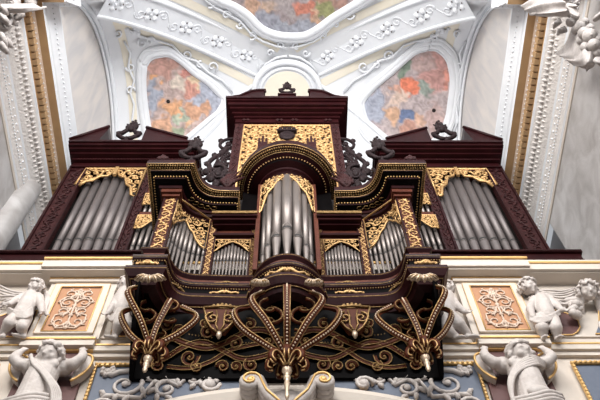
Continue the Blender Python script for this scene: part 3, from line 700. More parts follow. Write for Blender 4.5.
for s in (-1,1):
    sd=side(s); X=lambda a,b:tuple(sorted((s*a,s*b)))
    t=thing('pilaster','pale balcony pilaster with gold-edged mouldings and terracotta scroll panel, %s of the organ'%sd,'pilaster',(s*2.78,5.95,7.3))
    mb=MB(); mb.box(*X(2.33,3.23),5.90,6.01,7.55,9.0); part('shaft',mb,'wall',t)
    mb=MB()                                  # projecting cornice block
    for o,z0,z1,k in ((.27,8.85,8.90,0),(.31,8.88,9.04,0),(.34,9.04,9.075,1),(.26,9.075,9.2,0)):
        mb.k=k; mb.box(*X(1.95 if s<0 else 1.9,3.38),YP-o,YP+.02,z0,z1)
    mb.k=0; part('cornice_block',mb,['wall','goldm'],t)
    mb=MB()
    for o,z0,z1,k in ((.10,7.33,7.36,1),(.16,7.36,7.46,0),(.18,7.46,7.49,1),(.13,7.49,7.56,0),(.11,7.55,7.59,0)):
        mb.k=k; mb.box(*X(2.36-o*.1,3.22+o*.1),YP-o,YP+.02,z0,z1)
    mb.k=0; part('base_ledge',mb,['wall','goldm'],t)
    # cap moulding under the cornice
    mb=MB(); mb.k=0; mb.box(*X(2.30,3.26),5.86,5.92,8.76,8.83); mb.k=1; mb.box(*X(2.29,3.27),5.85,5.92,8.825,8.845); mb.k=0; part('cap_moulding',mb,['wall','goldm'],t)
    # frame + terracotta field
    x0,x1=X(2.50,3.06); z0,z1=7.66,8.64
    mb=MB(); mb.box(x0,x1,5.885,5.905,z0,z1); fld=part('terracotta_field',mb,'orange',t)
    mb=MB()
    for a in ((x0-.09,x0,z0-.03,z1+.07),(x1,x1+.09,z0-.03,z1+.07),(x0,x1,z1,z1+.07),(x0,x1,z0-.03,z0)): mb.box(a[0],a[1],5.865,5.905,a[2],a[3])
    part('panel_frame',mb,'wall',t)
    mb=MB(); mb.tube([(x0,5.862,z0),(x0,5.862,z1),(x1,5.862,z1),(x1,5.862,z0),(x0,5.862,z0)],.010,5); mb.tube([(x0-.09,5.868,z0-.03),(x0-.09,5.868,z1+.07),(x1+.09,5.868,z1+.07),(x1+.09,5.868,z0-.04)],.006,5); part('gilt_line',mb,'goldm',t)
    f=plane((s*2.78,5.882,z0),(1,0,0),(0,0,1),(0,-1,0)); mb=MB()
    for q in (-1,1):
        for (cx,cy,R,a0,d,tn) in ((.11,.20,.10,PI,1,1.2),(.13,.42,.09,-PI/2,-1,1.2),(.11,.62,.10,PI,-1,1.3),(.12,.82,.09,-PI/2,-1,1.3)):
            sp=spiral2(cx,cy,R,a0,tn,d,14); mb.tube([f(q*a,b,.008) for a,b in sp],[.016-.0008*i for i in range(15)],6)
            for w in range(4):
                an=a0+d*(.6+w*.9); mb.tube([f(q*(cx+R*.8*math.cos(an)),cy+R*.8*math.sin(an),.01),f(q*(cx+R*1.35*math.cos(an+.3)),cy+R*1.35*math.sin(an+.3),.008)],[.017,.006],5)
        mb.tube([f(q*a,b,.008) for a,b in ((.02,.08),(.12,.07),(.21,.2),(.2,.34),(.05,.40),(.03,.5))],.013,6)
        mb.tube([f(q*a,b,.008) for a,b in ((.02,.5),(.16,.52),(.22,.66),(.14,.75),(.03,.72),(.02,.9))],.012,6)
    mb.tube([f(0,b,.008) for b in (.05,.3,.6,.93)],[.02,.012,.016,.008],6)
    for b in (.08,.34,.55,.78,.9): mb.ball(f(0,b,.01),(.035,.02,.03),7,5)
    part('scroll_relief',mb,'relief2',fld)
# side fields of the upper tier: maroon backing shapes and gilt lines
for s in (-1,1):
    sd=side(s)
    f=plane((s*3.5,5.985,7.68),(s,0,0),(0,0,1),(0,-1,0)); mb=MB()
    P=[(-.26,.0),(.12,.0),(.20,.06),(.27,.16),(.29,.30),(.24,.42),(.10,.52),(-.22,.55)]
    mb.prism([f(a,b,0) for a,b in P],(0,-.02,0)); o=part('painted_field',mb,'maroon',loc=f(0,.2,0)); tag(o,'maroon painted field behind the cherub at the far %s of the balcony'%sd,'painted panel')
    mb=MB(); mb.tube([f(a,b,.024) for a,b in P]+[f(P[0][0],P[0][1],.024)],.010,5); part('gilt_line',mb,'goldm',o)
    f=plane((s*2.05,5.985,7.68),(s,0,0),(0,0,1),(0,-1,0)); mb=MB()
    P=[(-.2,0),(.17,0),(.17,.12),(.10,.45),(-.2,.5)]
    mb.prism([f(a,b,0) for a,b in P],(0,-.02,0)); o=part('painted_field',mb,'maroon',loc=f(0,.2,0)); tag(o,'maroon painted field behind the cherub tucked in beside the %s edge of the organ'%sd,'painted panel')
    mb=MB(); mb.tube([f(a,b,.024) for a,b in P]+[f(P[0][0],P[0][1],.024)],.010,5); part('gilt_line',mb,'goldm',o)
# blue field far right with white relief
mb=MB(); f=plane((3.92,5.985,7.70),(1,0,0),(0,0,1),(0,-1,0))
P=[(0,0),(.9,0),(.9,1.0),(.25,.9),(.22,.5),(.12,.2)]
mb.prism([f(a,b,0) for a,b in P],(0,-.02,0)); o=part('painted_field',mb,'blue',loc=f(.3,.2,0)); tag(o,'small slate blue field under the winged head at the far right of the balcony','painted panel')
mb=MB(); mb.tube([f(a,b,.024) for a,b in P],.010,5); part('gilt_line',mb,'goldm',o)
mb=MB(); rinceau(mb,f,.15,.08,.6,.75,.4,.028,2,.03); part('scroll_relief',mb,'figure',o)
# festoon cloth strands at the sides (relief ribbons)
def strands(pts0,pts1,n,label,seed):
    rnd=random.Random(seed); mb=MB(); c=None
    for i in range(n):
        t=i/(n-1); P=[Vector(a).lerp(Vector(b),t)+Vector((0,rnd.uniform(-.02,.01),rnd.uniform(-.012,.012))) for a,b in zip(pts0,pts1)]
        c=c or P[0]; mb.tube(smooth(P,4),.016,6)
    o=part('relief_ribbon',mb,'figure',loc=c); tag(o,label,'relief')
strands([at(0,287,5.93),at(10,290,5.90),at(20,293,5.88),at(28,293,5.85)],[at(0,308,5.93),at(6,304,5.90),at(14,300,5.88),at(24,299,5.85)],7,'stucco ribbon folds running to the left edge behind the reclining cherub',1)
strands([at(538,290,5.93),at(550,291,5.88),at(562,291,5.88),at(574,288,5.9)],[at(545,298,5.93),at(556,303,5.88),at(566,305,5.88),at(575,300,5.9)],7,'stucco ribbon folds between the standing cherub and the winged head',2)
# ------------------------------------------------------------ lower tier
def archz(x): 
    R=4.2; return 6.60-R+math.sqrt(R*R-x*x)
for s in (-1,1):
    sd=side(s)
    t=thing('painted_panel','blue painted panel with white acanthus relief and gilt frame below the organ, %s side'%sd,'painted panel',(s*1.6,5.98,6.6))
    def F(a,b,h=0): return Vector((s*a,5.985-h,b))
    low=[(x,archz(x)+.11) for x in (.45,.7,.95,1.2,1.45,1.7,1.95)]
    P=[(.30,7.1),(2.26,7.1),(2.26,5.9),(2.0,5.9)]+low[::-1][0:]
    P=[(.30,7.12),(2.26,7.12),(2.26,6.0)]+low[::-1]
    mb=MB(); mb.prism([F(a,b) for a,b in P],(0,-.015,0)); part('blue_field',mb,'blue',t)
    mb=MB(); Q=[F(a,b,.03) for a,b in [(.30,7.12),(2.26,7.12),(2.26,6.0)]]; mb.tube(Q,.028,6); mb.tube([F(a,b,.03) for a,b in [(2.26,6.0)]+low[::-1]],.022,6)
    beads(mb,[F(2.26,7.12,.05),F(2.26,6.0,.05)],.06,.022); beads(mb,[F(1.8,7.12,.05),F(2.26,7.12,.05)],.06,.02); beads(mb,[F(a,b,.05) for a,b in low],.05,.016)
    part('gilt_frame',mb,'goldm',t)
    mb=MB()
    for (cx,cy,R,a0,d) in ((1.86,6.78,.25,PI*.2,1),(1.38,6.70,.16,PI*.9,-1),(1.08,6.86,.12,0,1),(.82,6.92,.10,PI,-1),(2.08,6.42,.2,0,-1),(1.62,6.98,.09,1,1),(2.1,7.0,.07,2,1)):
        sp=spiral2(cx,cy,R,a0,1.5,d,20); mb.tube([F(a,b,.03) for a,b in sp],[.036*(1-.035*i) for i in range(21)],6)
        for w in range(6):
            an=a0+d*(.3+w*.85); c1=(cx+R*.85*math.cos(an),cy+R*.85*math.sin(an)); c2=(cx+R*1.35*math.cos(an+.35*d),cy+R*1.35*math.sin(an+.35*d))
            if c2[1]>7.1: continue
            mb.tube([F(*c1,.03),F((c1[0]+c2[0])/2,(c1[1]+c2[1])/2,.045),F(*c2,.025)],[.03,.034,.01],6)
        mb.ball(F(cx,cy,.04),(.045,.03,.045),7,5)
    mb.tube([F(a,b,.03) for a,b in ((2.1,6.6),(1.65,6.55),(1.5,6.9),(1.25,6.75),(1.1,6.98),(.9,6.82),(.6,6.92))],[.03]*6+[.015],6)
    part('acanthus_relief',mb,'figure',t)
# far panels (beyond the herms)
for s in (-1,1):
    t=thing('painted_panel','corner of a slate blue panel with gilt frame at the far %s bottom'%side(s),'painted panel',(s*3.9,5.98,6.6))
    mb=MB(); x0,x1=sorted((s*3.42,s*5.3)); mb.box(x0,x1,5.965,5.99,5.6,7.12); part('blue_field',mb,'blue',t)
    mb=MB(); mb.tube([(s*3.42,5.95,5.6),(s*3.42,5.95,7.12),(s*5.3,5.95,7.12)],.03,6); beads(mb,[(s*3.42,5.93,5.6),(s*3.42,5.93,7.12),(s*5.3,5.93,7.12)],.06,.022); part('gilt_frame',mb,'goldm',t)
    f=plane((s*3.55,5.955,5.8),(s,0,0),(0,0,1),(0,-1,0)); mb=MB()
    for (cx,cy,R,a0,d) in ((.45,.95,.27,0,1),(1.1,.95,.25,2,-1),(.5,.4,.25,1,-1),(.85,1.2,.08,0,1)):
        mb.tube([f(a,b,.02) for a,b in spiral2(cx,cy,R,a0,1.5,d,20)],[.04*(1-.035*i) for i in range(21)],6)
        for w in range(6):
            an=a0+d*(.3+w*.85); mb.tube([f(cx+R*.85*math.cos(an),cy+R*.85*math.sin(an),.02),f(cx+R*1.3*math.cos(an+.3),cy+R*1.3*math.sin(an+.3),.02)],[.035,.01],6)
    part('acanthus_relief',mb,'figure',t)
# arch moulding under the panels + centre
mb=MB(); rows=[]
for o,dz in ((0,.02),(.0,.10),(.10,.10),(.14,.0),(.10,-.10),(0,-.14)):
    rows.append([Vector((x,5.99-o,archz(x)+dz-.02)) for x in [i*.1-2.4 for i in range(49)]])
mb.grid(rows); struct('trim_3',mb,'wall')
# central scroll console under the pendant
t=thing('scroll_console','large white and gold double-volute console below the central pendant','console',(0,5.8,6.3))
for s in (-1,1):
    mb=MB(); P=[Vector((s*.40+a*s,5.74,6.48+b)) for a,b in spiral2(0,0,.115,PI,1.3,-1,16)][::-1]
    P=P+[Vector((s*x,5.72,z)) for x,z in ((.265,6.40),(.22,6.28),(.12,6.16),(.03,6.04))]
    for q,o in enumerate((-.07,0,.07)): mb.tube([p+Vector((0,o,0)) for p in P],.055,8)
    part('volute',mb,'figure',t)
    mb=MB(); mb.tube([p+Vector((0,-.13,0)) for p in P],.014,6); mb.ball((s*.40,5.64,6.48),.045,8,5); part('gilt_edge',mb,'goldm',t)
    mb=MB(); mb.ball((s*.88,5.92,6.72),.07,9,6); mb.tube([(s*.88+a,5.90,6.72+b) for a,b in spiral2(0,0,.12,0,1.2,s,12)],.025,6); part('side_rosette',mb,'figure',t)
mb=MB(); mb.prism([(-.3,5.78,6.46),(.3,5.78,6.46),(.24,5.78,6.2),(-.24,5.78,6.2)],(0,.22,0)); mb.ball((0,5.76,6.25),(.18,.08,.2),10,7); part('console_body',mb,'figure',t)
# ------------------------------------------------------------ sculpted figures
def voxel(o,size,it=2):
    m=o.modifiers.new('remesh','REMESH'); m.mode='VOXEL'; m.voxel_size=size; m.use_smooth_shade=True
    if it: s=o.modifiers.new('smooth','SMOOTH'); s.iterations=it; s.factor=.5
def caps(mb,pts,rs):
    for i in range(len(pts)-1):
        p,q=Vector(pts[i]),Vector(pts[i+1]); n=5
        for k in range(n+1):
            t=k/n; mb.ball(p.lerp(q,t),rs[i]+(rs[i+1]-rs[i])*t,12,8) if (q-p).length>.02 else mb.ball(p,rs[i],12,8)
        mb.tube([p,q],[rs[i],rs[i+1]],12)
def head(mb,c,r,face,up,hair):
    c=Vector(c); fz=Vector(face).normalized(); upv=Vector(up); upv=(upv-fz*upv.dot(fz)).normalized(); rt=fz.cross(upv)
    B=Matrix((rt,fz,upv)).transposed()
    L=lambda x,y,z: c+B@Vector((x*r,y*r,z*r))
    mb.ball(c,(r*.86,r*.98,r*1.05),16,12,B)
    mb.ball(L(0,.35,-.45),(r*.58,r*.55,r*.55),14,10,B)
    for s in (-1,1):
        mb.ball(L(s*.42,.55,-.30),(r*.34,r*.33,r*.34),10,8,B)      # cheeks
        mb.ball(L(s*.33,.80,.16),(r*.22,r*.16,r*.10),9,7,B)         # brow
        mb.ball(L(s*.30,.83,-.01),(r*.13,r*.09,r*.09),9,7,B)        # eye
        mb.ball(L(s*.88,-.02,-.05),(r*.12,r*.2,r*.26),9,7,B)        # ear
    mb.tube([L(0,.90,.12),L(0,1.06,-.08),L(0,1.14,-.22)],[r*.09,r*.11,r*.15],9)   # nose
    mb.ball(L(0,1.06,-.23),(r*.19,r*.12,r*.1),9,7,B)
    mb.ball(L(0,.93,-.43),(r*.24,r*.1,r*.055),10,6,B); mb.ball(L(0,.90,-.54),(r*.20,r*.1,r*.06),10,6,B)
    mb.ball(L(0,.82,-.76),(r*.22,r*.18,r*.16),10,8,B)
    hb=MB(); rnd=random.Random(int(abs(c.x)*97)); 
    for i in range(150):
        z=rnd.uniform(-.75,1); a=rnd.uniform(0,2*PI); q=math.sqrt(max(0,1-z*z)); x,y=q*math.cos(a),q*math.sin(a)
        if y>.40 and z<.50: continue
        if y>.80: continue
        p=L(x*1.0*hair,y*1.05*hair,z*1.08*hair); k=r*rnd.uniform(.15,.24)
        hb.ball(p,k,7,5)
        t1=B@Vector((rnd.uniform(-1,1),rnd.uniform(-.3,.3),rnd.uniform(-1,.4)))*r*.3
        hb.tube([p,p+t1*.6+B@Vector((x,y,z))*r*.12,p+t1],[k*.8,k*.6,k*.25],6)
    return hb,L,B
def hand(mb,w,d,palm,L,curl=.6,side_=1):
    """palm + four fingers + thumb; w wrist, d finger direction, palm = palm normal"""
    w=Vector(w); d=Vector(d).normalized(); pn=Vector(palm); pn=(pn-d*pn.dot(d)).normalized(); x=d.cross(pn)*side_
    B=Matrix((x,d,pn)).transposed()
    mb.ball(w+d*L*.25,(L*.23,L*.30,L*.13),10,8,B)
    for i,(o,l) in enumerate(((-.19,.40),(-.065,.48),(.06,.45),(.18,.36))):
        p0=w+d*L*.42+x*o*L; p1=p0+d*L*l*.45+pn*L*l*.15*curl; p2=p1+(d*(1-curl)+pn*curl).normalized()*L*l*.32; p3=p2+(d*(.4-curl*.6)+pn).normalized()*L*l*.26
        mb.tube([p0,p1,p2,p3],[L*.062,L*.058,L*.052,L*.04],8); [mb.ball(q,L*.056,8,6) for q in (p0,p1,p2)]; mb.ball(p3,L*.04,8,6)
    p0=w+d*L*.14-x*L*.17; p1=p0+(d*.6-x*.6+pn*.4)*L*.24; p2=p1+(d*.9-x*.05+pn*.5)*L*.18
    mb.tube([p0,p1,p2],[L*.085,L*.066,L*.045],8); mb.ball(p1,L*.064,8,6); mb.ball(p2,L*.045,8,6)
def foot(mb,a,d,L,up=(0,0,1)):
    a=Vector(a); d=Vector(d).normalized(); u=Vector(up); u=(u-d*u.dot(d)).normalized(); x=d.cross(u)
    B=Matrix((x,d,u)).transposed()
    mb.ball(a-u*L*.12-d*L*.1,L*.2,10,8); mb.ball(a+d*L*.32-u*L*.16,(L*.2,L*.45,L*.14),12,8,B)
    for i,o in enumerate((-.14,-.05,.03,.09,.15)): mb.ball(a+d*L*(.74-.05*i)-u*L*.2+x*o*L,L*(.075-.008*i),8,6)
def figure(name,label,cat,root,build,vox=.009,group=None):
    mb=MB(); ch=build(mb)
    o=part(name,mb,'figure',loc=root); tag(o,label,cat,group); voxel(o,vox,3)
    for nm,m2,mt,vx in ch:
        c=part(nm,m2,mt,o)
        if vx: voxel(c,vx,1)
    return o
P_=at
def cherubA(mb):          # reclining, far left
    Y=5.83
    hb,_,_=head(mb,P_(36,287,5.76),.105,(-.55,-.75,-.45),(.1,-.3,1),1.0)
    caps(mb,[P_(36,291,5.80),P_(35,295,5.82)],[.055,.06])
    caps(mb,[P_(31,298,Y),P_(27,306,Y-.03),P_(22,315,Y-.02)],[.115,.12,.125])
    caps(mb,[P_(28,297,Y),P_(37,297,Y)],[.08,.075])
    caps(mb,[P_(38,297,Y-.02),P_(41,305,Y-.07),P_(42,312,Y-.10)],[.066,.055,.038]); hand(mb,P_(42,312,Y-.10),(.0,-.1,-1),(-.6,-.6,0),.12,.5)
    caps(mb,[P_(25,297,Y-.02),P_(16,300,Y-.06),P_(10,304,Y-.1)],[.066,.052,.036]); hand(mb,P_(10,304,Y-.1),(-1,-.2,-.2),(0,-.8,-.5),.12,.4)
    caps(mb,[P_(17,317,Y-.03),P_(9,323,Y-.14),P_(3,333,Y-.04)],[.095,.078,.045]); foot(mb,P_(2,335,Y-.05),(-.9,-.2,-.2),.17)
    caps(mb,[P_(25,318,Y-.03),P_(22,327,Y-.12),P_(23,334,Y-.02)],[.098,.075,.048]); foot(mb,P_(23,335,Y-.04),(-.9,-.3,-.1),.17)
    cl=MB()
    for i in range(6):
        t=i/5; cl.tube(smooth([P_(32,308+t*6,Y-.11),P_(25,312+t*6,Y-.17),P_(16,312+t*5,Y-.15),P_(8,308+t*5,Y-.05)],4),.022,7)
    for i in range(4): cl.tube(smooth([P_(44+i,292,Y+.06),P_(46+i,300,Y+.04),P_(43+i,309,Y+.02),P_(47+i*.5,316,Y+.04)],4),.02,6)
    return [('hair',hb,'figure',.009),('loincloth',cl,'figure',None)]
figure('cherub_statue','white reclining cherub leaning right, at the far left of the balcony front','statue',at(22,325,5.9),cherubA)
def cherubB(mb):
    Y=5.86
    hb,_,_=head(mb,P_(126,284,5.80),.10,(-.3,-.8,-.55),(0,-.3,1),1.0)
    caps(mb,[P_(125,292,Y),P_(122,300,Y-.02),P_(122,311,Y)],[.10,.115,.125])
    caps(mb,[P_(118,297,Y),P_(113,306,Y-.07),P_(108,313,Y-.08)],[.062,.054,.036]); hand(mb,P_(108,313,Y-.08),(-.7,-.2,-.7),(0,-1,.2),.13,.5)
    caps(mb,[P_(121,314,Y-.02),P_(119,325,Y-.12),P_(115,335,Y-.03)],[.095,.078,.045]); foot(mb,P_(114,336,Y-.04),(-.9,-.3,-.2),.17)
    caps(mb,[P_(127,314,Y),P_(129,325,Y-.08),P_(129,335,Y)],[.09,.07,.045])
    cl=MB()
    for i in range(5): cl.tube(smooth([P_(118,310+i*1.5,Y-.1),P_(112,317+i,Y-.1),P_(107,318-i,Y-.05)],4),.022,7)
    return [('hair',hb,'figure',.009),('loincloth',cl,'figure',None)]
figure('cherub_statue','white cherub half hidden behind the left edge of the dark organ case','statue',at(120,330,5.9),cherubB)
def cherubC(mb):
    Y=5.86
    hb,_,_=head(mb,P_(446,288,5.80),.10,(-.5,-.75,-.5),(0,-.3,1),1.0)
    caps(mb,[P_(447,297,Y),P_(447,305,Y-.02),P_(446,315,Y)],[.105,.115,.12])
    caps(mb,[P_(451,299,Y),P_(458,307,Y-.05),P_(465,312,Y-.08)],[.065,.055,.038]); hand(mb,P_(465,312,Y-.08),(.8,-.2,-.2),(0,-1,.2),.13,.5)
    caps(mb,[P_(449,316,Y-.02),P_(459,324,Y-.12),P_(468,334,Y-.03)],[.10,.082,.048]); foot(mb,P_(469,335,Y-.04),(.9,-.3,-.3),.18)
    caps(mb,[P_(445,318,Y-.02),P_(447,330,Y-.08),P_(456,336,Y-.03)],[.09,.075,.045]); foot(mb,P_(456,336,Y-.04),(.9,-.3,-.2),.16)
    return [('hair',hb,'figure',.009)]
figure('cherub_statue','white cherub seated against the right edge of the dark organ case, arm stretched right','statue',at(455,330,5.9),cherubC)
def cherubD(mb):
    Y=5.86
    hb,_,_=head(mb,P_(528,287,5.78),.115,(.5,-.75,-.5),(-.1,-.3,1),1.05)
    caps(mb,[P_(532,292,Y),P_(537,296,Y)],[.06,.065])
    caps(mb,[P_(541,300,Y),P_(544,308,Y-.04),P_(547,317,Y-.02)],[.105,.12,.12])
    caps(mb,[P_(534,300,Y),P_(530,309,Y-.06),P_(533,317,Y-.12)],[.066,.056,.036]); hand(mb,P_(533,317,Y-.12),(.5,-.1,-.9),(.3,-.9,0),.12,.5)
    caps(mb,[P_(548,299,Y),P_(556,305,Y-.05),P_(562,310,Y-.08)],[.066,.056,.038]); hand(mb,P_(562,310,Y-.08),(.9,-.2,-.3),(0,-1,0),.12,.5)
    caps(mb,[P_(540,320,Y-.02),P_(542,328,Y-.10),P_(543,336,Y-.03)],[.10,.082,.05]); foot(mb,P_(543,337,Y-.05),(0,-.9,-.5),.16)
    caps(mb,[P_(552,320,Y-.02),P_(556,328,Y-.10),P_(557,336,Y-.03)],[.10,.082,.05]); foot(mb,P_(557,337,Y-.05),(.2,-.9,-.5),.16)
    cl=MB()
    for i in range(5): cl.tube(smooth([P_(530,316+i,Y-.1),P_(540,318+i*1.2,Y-.16),P_(550,316+i,Y-.15),P_(560,310+i,Y-.05)],4),.018,7)
    for i in range(4): cl.tube(smooth([P_(522-i,292+i,Y+.08),P_(521,301+i,Y+.05),P_(526,312+i,Y+.03)],4),.018,6)
    return [('hair',hb,'figure',.009),('loincloth',cl,'figure',None)]
figure('cherub_statue','white standing cherub looking right, right of the terracotta panel','statue',at(548,330,5.9),cherubD)
def angelE(mb):
    hb,L,B=head(mb,P_(588,291,5.78),.125,(-.1,-.75,-.65),(0,-.4,1),1.1)
    for s in (-1,1):
        for i in range(6):
            a=-.1-.28*i; caps(mb,[L(s*.7,-.2,-.7),L(s*(.9+1.5*math.cos(a)),-.3,-.7+1.5*math.sin(a)),L(s*(.9+2.3*math.cos(a-.15)),-.45,-.8+2.2*math.sin(a-.15))],[.04,.045,.025])
    gl=MB(); rnd=random.Random(3)
    for i in range(16):
        gl.ball(P_(573+rnd.uniform(-4,7),309+rnd.uniform(-6,7),5.84+rnd.uniform(-.04,.04)),rnd.uniform(.04,.065),9,6)
    return [('hair',hb,'figure',.009),('flower_cluster',gl,'figure',None)]
figure('angel_head','winged white angel head with flower cluster at the far right of the balcony','statue',at(588,300,5.9),angelE)
# ---- herms carrying the pilaster ledges
def herm(s,label,head_c,face,up):
    X0=-2.76 if s<0 else 2.70; Y=5.80
    t=None
    def b(mb):
        hb,_,_=head(mb,head_c,.145,face,up,1.0)
        V=lambda x,y,z: Vector((X0+x,y,z))
        hc=Vector(head_c)
        caps(mb,[hc+Vector((0,.03,-.13)),V(0,Y,6.93)],[.08,.09])
        caps(mb,[V(-.20,Y,6.90),V(.20,Y,6.90)],[.105,.105])
        caps(mb,[V(0,Y,6.88),V(0,Y-.04,6.68),V(0,Y-.05,6.46),V(0,Y-.02,6.2),V(0,Y,5.9)],[.165,.18,.18,.205,.2])
        for q in (-1,1): mb.ball(V(q*.09,Y-.13,6.80),(.09,.06,.08),10,8)
        for q in (-1,1):
            caps(mb,[V(q*.20,Y,6.92),V(q*.31,Y-.06,6.88),V(q*.385,Y-.09,6.94)],[.082,.072,.062])
            caps(mb,[V(q*.385,Y-.09,6.94),V(q*.385,Y-.07,7.03),V(q*.36,Y-.06,7.11)],[.062,.056,.038])
            hand(mb,V(q*.36,Y-.06,7.10),(q*-.3,.1,1),(0,.9,.3),.17,.75,q)
        dr=MB()
        for i in range(5):
            if s<0: P=[V(-.18,Y-.14,6.95-i*.01),V(-.08+i*.012,Y-.2,6.72),V(.10+i*.012,Y-.24,6.50),V(.26+i*.02,Y-.2,6.25),V(.30+i*.02,Y-.14,5.95)]
            else: P=[V(.28-i*.01,Y-.08,6.85-i*.02),V(.10,Y-.20,6.82-i*.035),V(-.12-i*.008,Y-.2,6.66-i*.03),V(-.26,Y-.15,6.42-i*.03),V(-.28,Y-.12,6.0)]
            dr.tube(smooth(P,4),.022,7)
        for i in range(7): dr.tube(smooth([V(-.28,Y-.1,6.22-i*.05),V(-.1,Y-.23,6.14-i*.05),V(.1,Y-.23,6.20-i*.055),V(.28,Y-.1,6.28-i*.05)],4),.03,7)
        if s>0: dr.ball(V(.0,Y-.22,6.22),(.13,.06,.08),10,7)
        return [('hair',hb,'figure',.012),('drapery',dr,'figure',None)]
    figure('herm_statue',label,'statue',Vector((X0,5.9,6.0)),b,.011)
herm(-1,'white herm with raised arms and diagonal sash, carrying the left pilaster ledge',at(50,355,5.66),(-.15,-.8,-.5),(.15,-.3,1))
herm(1,'white herm with raised arms and draped belly, carrying the right pilaster ledge',at(520,354,5.66),(.30,-.85,-.25),(-.2,-.2,1))
for s in (-1,1):
    t=thing('herm_pier','tapering pier with maroon backing and gold-edged scroll ears behind the %s herm'%side(s),'pilaster',(s*2.83,5.98,6.0))
    f=plane((-2.76 if s<0 else 2.70,5.99,5.6),(1,0,0),(0,0,1),(0,-1,0))
    mb=MB(); mb.prism([f(a,b,0) for a,b in ((-.40,0),(.40,0),(.36,1.75),(-.36,1.75))],(0,-.05,0)); part('maroon_backing',mb,'maroon',t)
    for q in (-1,1):
        mb=MB(); P=[(.30,1.53),(.38,1.58),(.45,1.55),(.475,1.45),(.45,1.32),(.38,1.20),(.30,1.12)]
        Q=[(p.x,p.y) for p in smooth([(a,b,0) for a,b in P],4)]
        mb.prism([f(q*a,b,.04) for a,b in Q],(0,-.10,0)); part('scroll_ear',mb,'figure',t)
        mb=MB(); mb.tube([f(q*a,b,.145) for a,b in Q],.016,6); part('gilt_edge',mb,'goldm',t)
# ============================================================ ROOM SHELL
YC=7.45; HB=3.35; ZS=17.3
def H(x,y):
    a=min(abs(x)/5,1); b=min(abs(y-YC)/HB,1); m=min(a,b); Mx=max(a,b)
    return ZS+3.6*math.sqrt(max(0,1-m*m))+1.4*(1-Mx)
def vhit(u,v):
    d=ray(u,v); lo,hi=15.,25.
    for _ in range(40):
        z=(lo+hi)/2
        if z<H(d.x/d.z*z,d.y/d.z*z): lo=z
        else: hi=z
    return d*(lo/d.z)
def vn(p):
    e=.05; gx=(H(p.x+e,p.y)-H(p.x-e,p.y))/(2*e); gy=(H(p.x,p.y+e)-H(p.x,p.y-e))/(2*e)
    return Vector((gx,gy,-1)).normalized()
def on(p,h): return p+vn(p)*h
mb=MB()
xs=[-5+i*.125 for i in range(81)]; ys=[YC-HB+i*HB*2/54 for i in range(55)]
mb.grid([[Vector((x,y,H(x,y))) for x in xs] for y in ys],True)
struct('ceiling',mb,'white2')
# diagonal bands
k=0
for sx in (-1,1):
    for sy in (-1,1):
        dx,dy=sx*5,sy*HB; Ln=math.hypot(dx,dy); ux,uy=dx/Ln,dy/Ln; nx,ny=-uy,ux
        rows=[]; prof=[(-.50,-.5),(-.50,.0),(-.44,.06),(-.40,.06),(-.38,.0),(.38,.0),(.40,.06),(.44,.06),(.50,.0),(.50,-.5)]
        ts=[.10+.80*i/40 for i in range(41)]
        R=[[] for _ in prof]
        for t in ts:
            zc=H(dx*t,YC+dy*t)-.02
            for j,(w,h) in enumerate(prof): R[j].append(Vector((dx*t+nx*w,YC+dy*t+ny*w,zc-h)))
        mb=MB(); mb.grid(R); k+=1
        struct('trim_%d'%(3+k),mb,'white')
        if sy<0:
            f=lambda t,w,h=0: Vector((dx*t+nx*w,YC+dy*t+ny*w,H(dx*t,YC+dy*t)-.02-h))
            for t0 in (.24,.40,.56,.72,.86):
                o=thing('stucco_rosette','%s four-petalled white stucco rosette from the centre on the %s diagonal vault band'%({.24:'first',.40:'second',.56:'third',.72:'fourth',.86:'fifth'}[t0],side(sx)),'rosette',f(t0,0),'rosettes of the %s vault band'%side(sx))
                mb=MB()
                for q in range(4):
                    a=q*PI/2+.5; mb.ball(f(t0+.022*math.cos(a),.13*math.sin(a),.01),(.085,.085,.035),8,5)
                part('petal',mb,'white',o)
                mb=MB(); mb.ball(f(t0,0,.02),(.035,.035,.03),7,5)
                part('bud',mb,'white',o)
                mb=MB()
                for q in range(4):
                    a=q*PI/2+.5+PI/4; mb.ball(f(t0+.024*math.cos(a),.14*math.sin(a),.0),(.03,.03,.012),6,4)
                part('gap_shadow',mb,'tin2',o)  # grey dots that paint the shade into the gaps between petals
            o=thing('stucco_scrollwork','low white scroll relief along the %s diagonal vault band'%side(sx),'relief',f(.5,0))
            for t0 in (.17,.32,.48,.64,.79):
                mb=MB()
                for q in (-1,1):
                    mb.tube([f(t0+q*.03+a*.14,b,.01) for a,b in spiral2(0,q*.08,.17,0,1.3,q,14)],.014,5)
                mb.tube([f(t0+.05*w/6,.2*math.sin(w/6*2.5),.005) for w in range(-6,7)],.012,5)
                part('scroll',mb,'white',o)
# cream strips in the vault cells, beside the bands and the side arches
mb=MB()
def strip(mb,pf,n=30,h=.012):
    A,B=[],[]
    for i in range(n+1):
        a,b=pf(i/n); A.append(on(Vector((a[0],a[1],H(*a))),h)); B.append(on(Vector((b[0],b[1],H(*b))),h))
    mb.grid([A,B],True)
for sx in (-1,1):
    for sg in (-1,1):
        dx,dy=sx*5,-HB; Ln=math.hypot(dx,dy); nx,ny=-dy/Ln,dx/Ln
        strip(mb,lambda t:(((dx*(.12+.72*t)+nx*sg*.56),YC+dy*(.12+.72*t)+ny*sg*.56),((dx*(.12+.72*t)+nx*sg*.80),YC+dy*(.12+.72*t)+ny*sg*.80)))
    strip(mb,lambda t:((sx*4.62,YC-HB*.86+HB*.86*t*1.8),(sx*4.40,YC-HB*.80+HB*.80*t*1.8)))
struct('trim_8',mb,'cream')
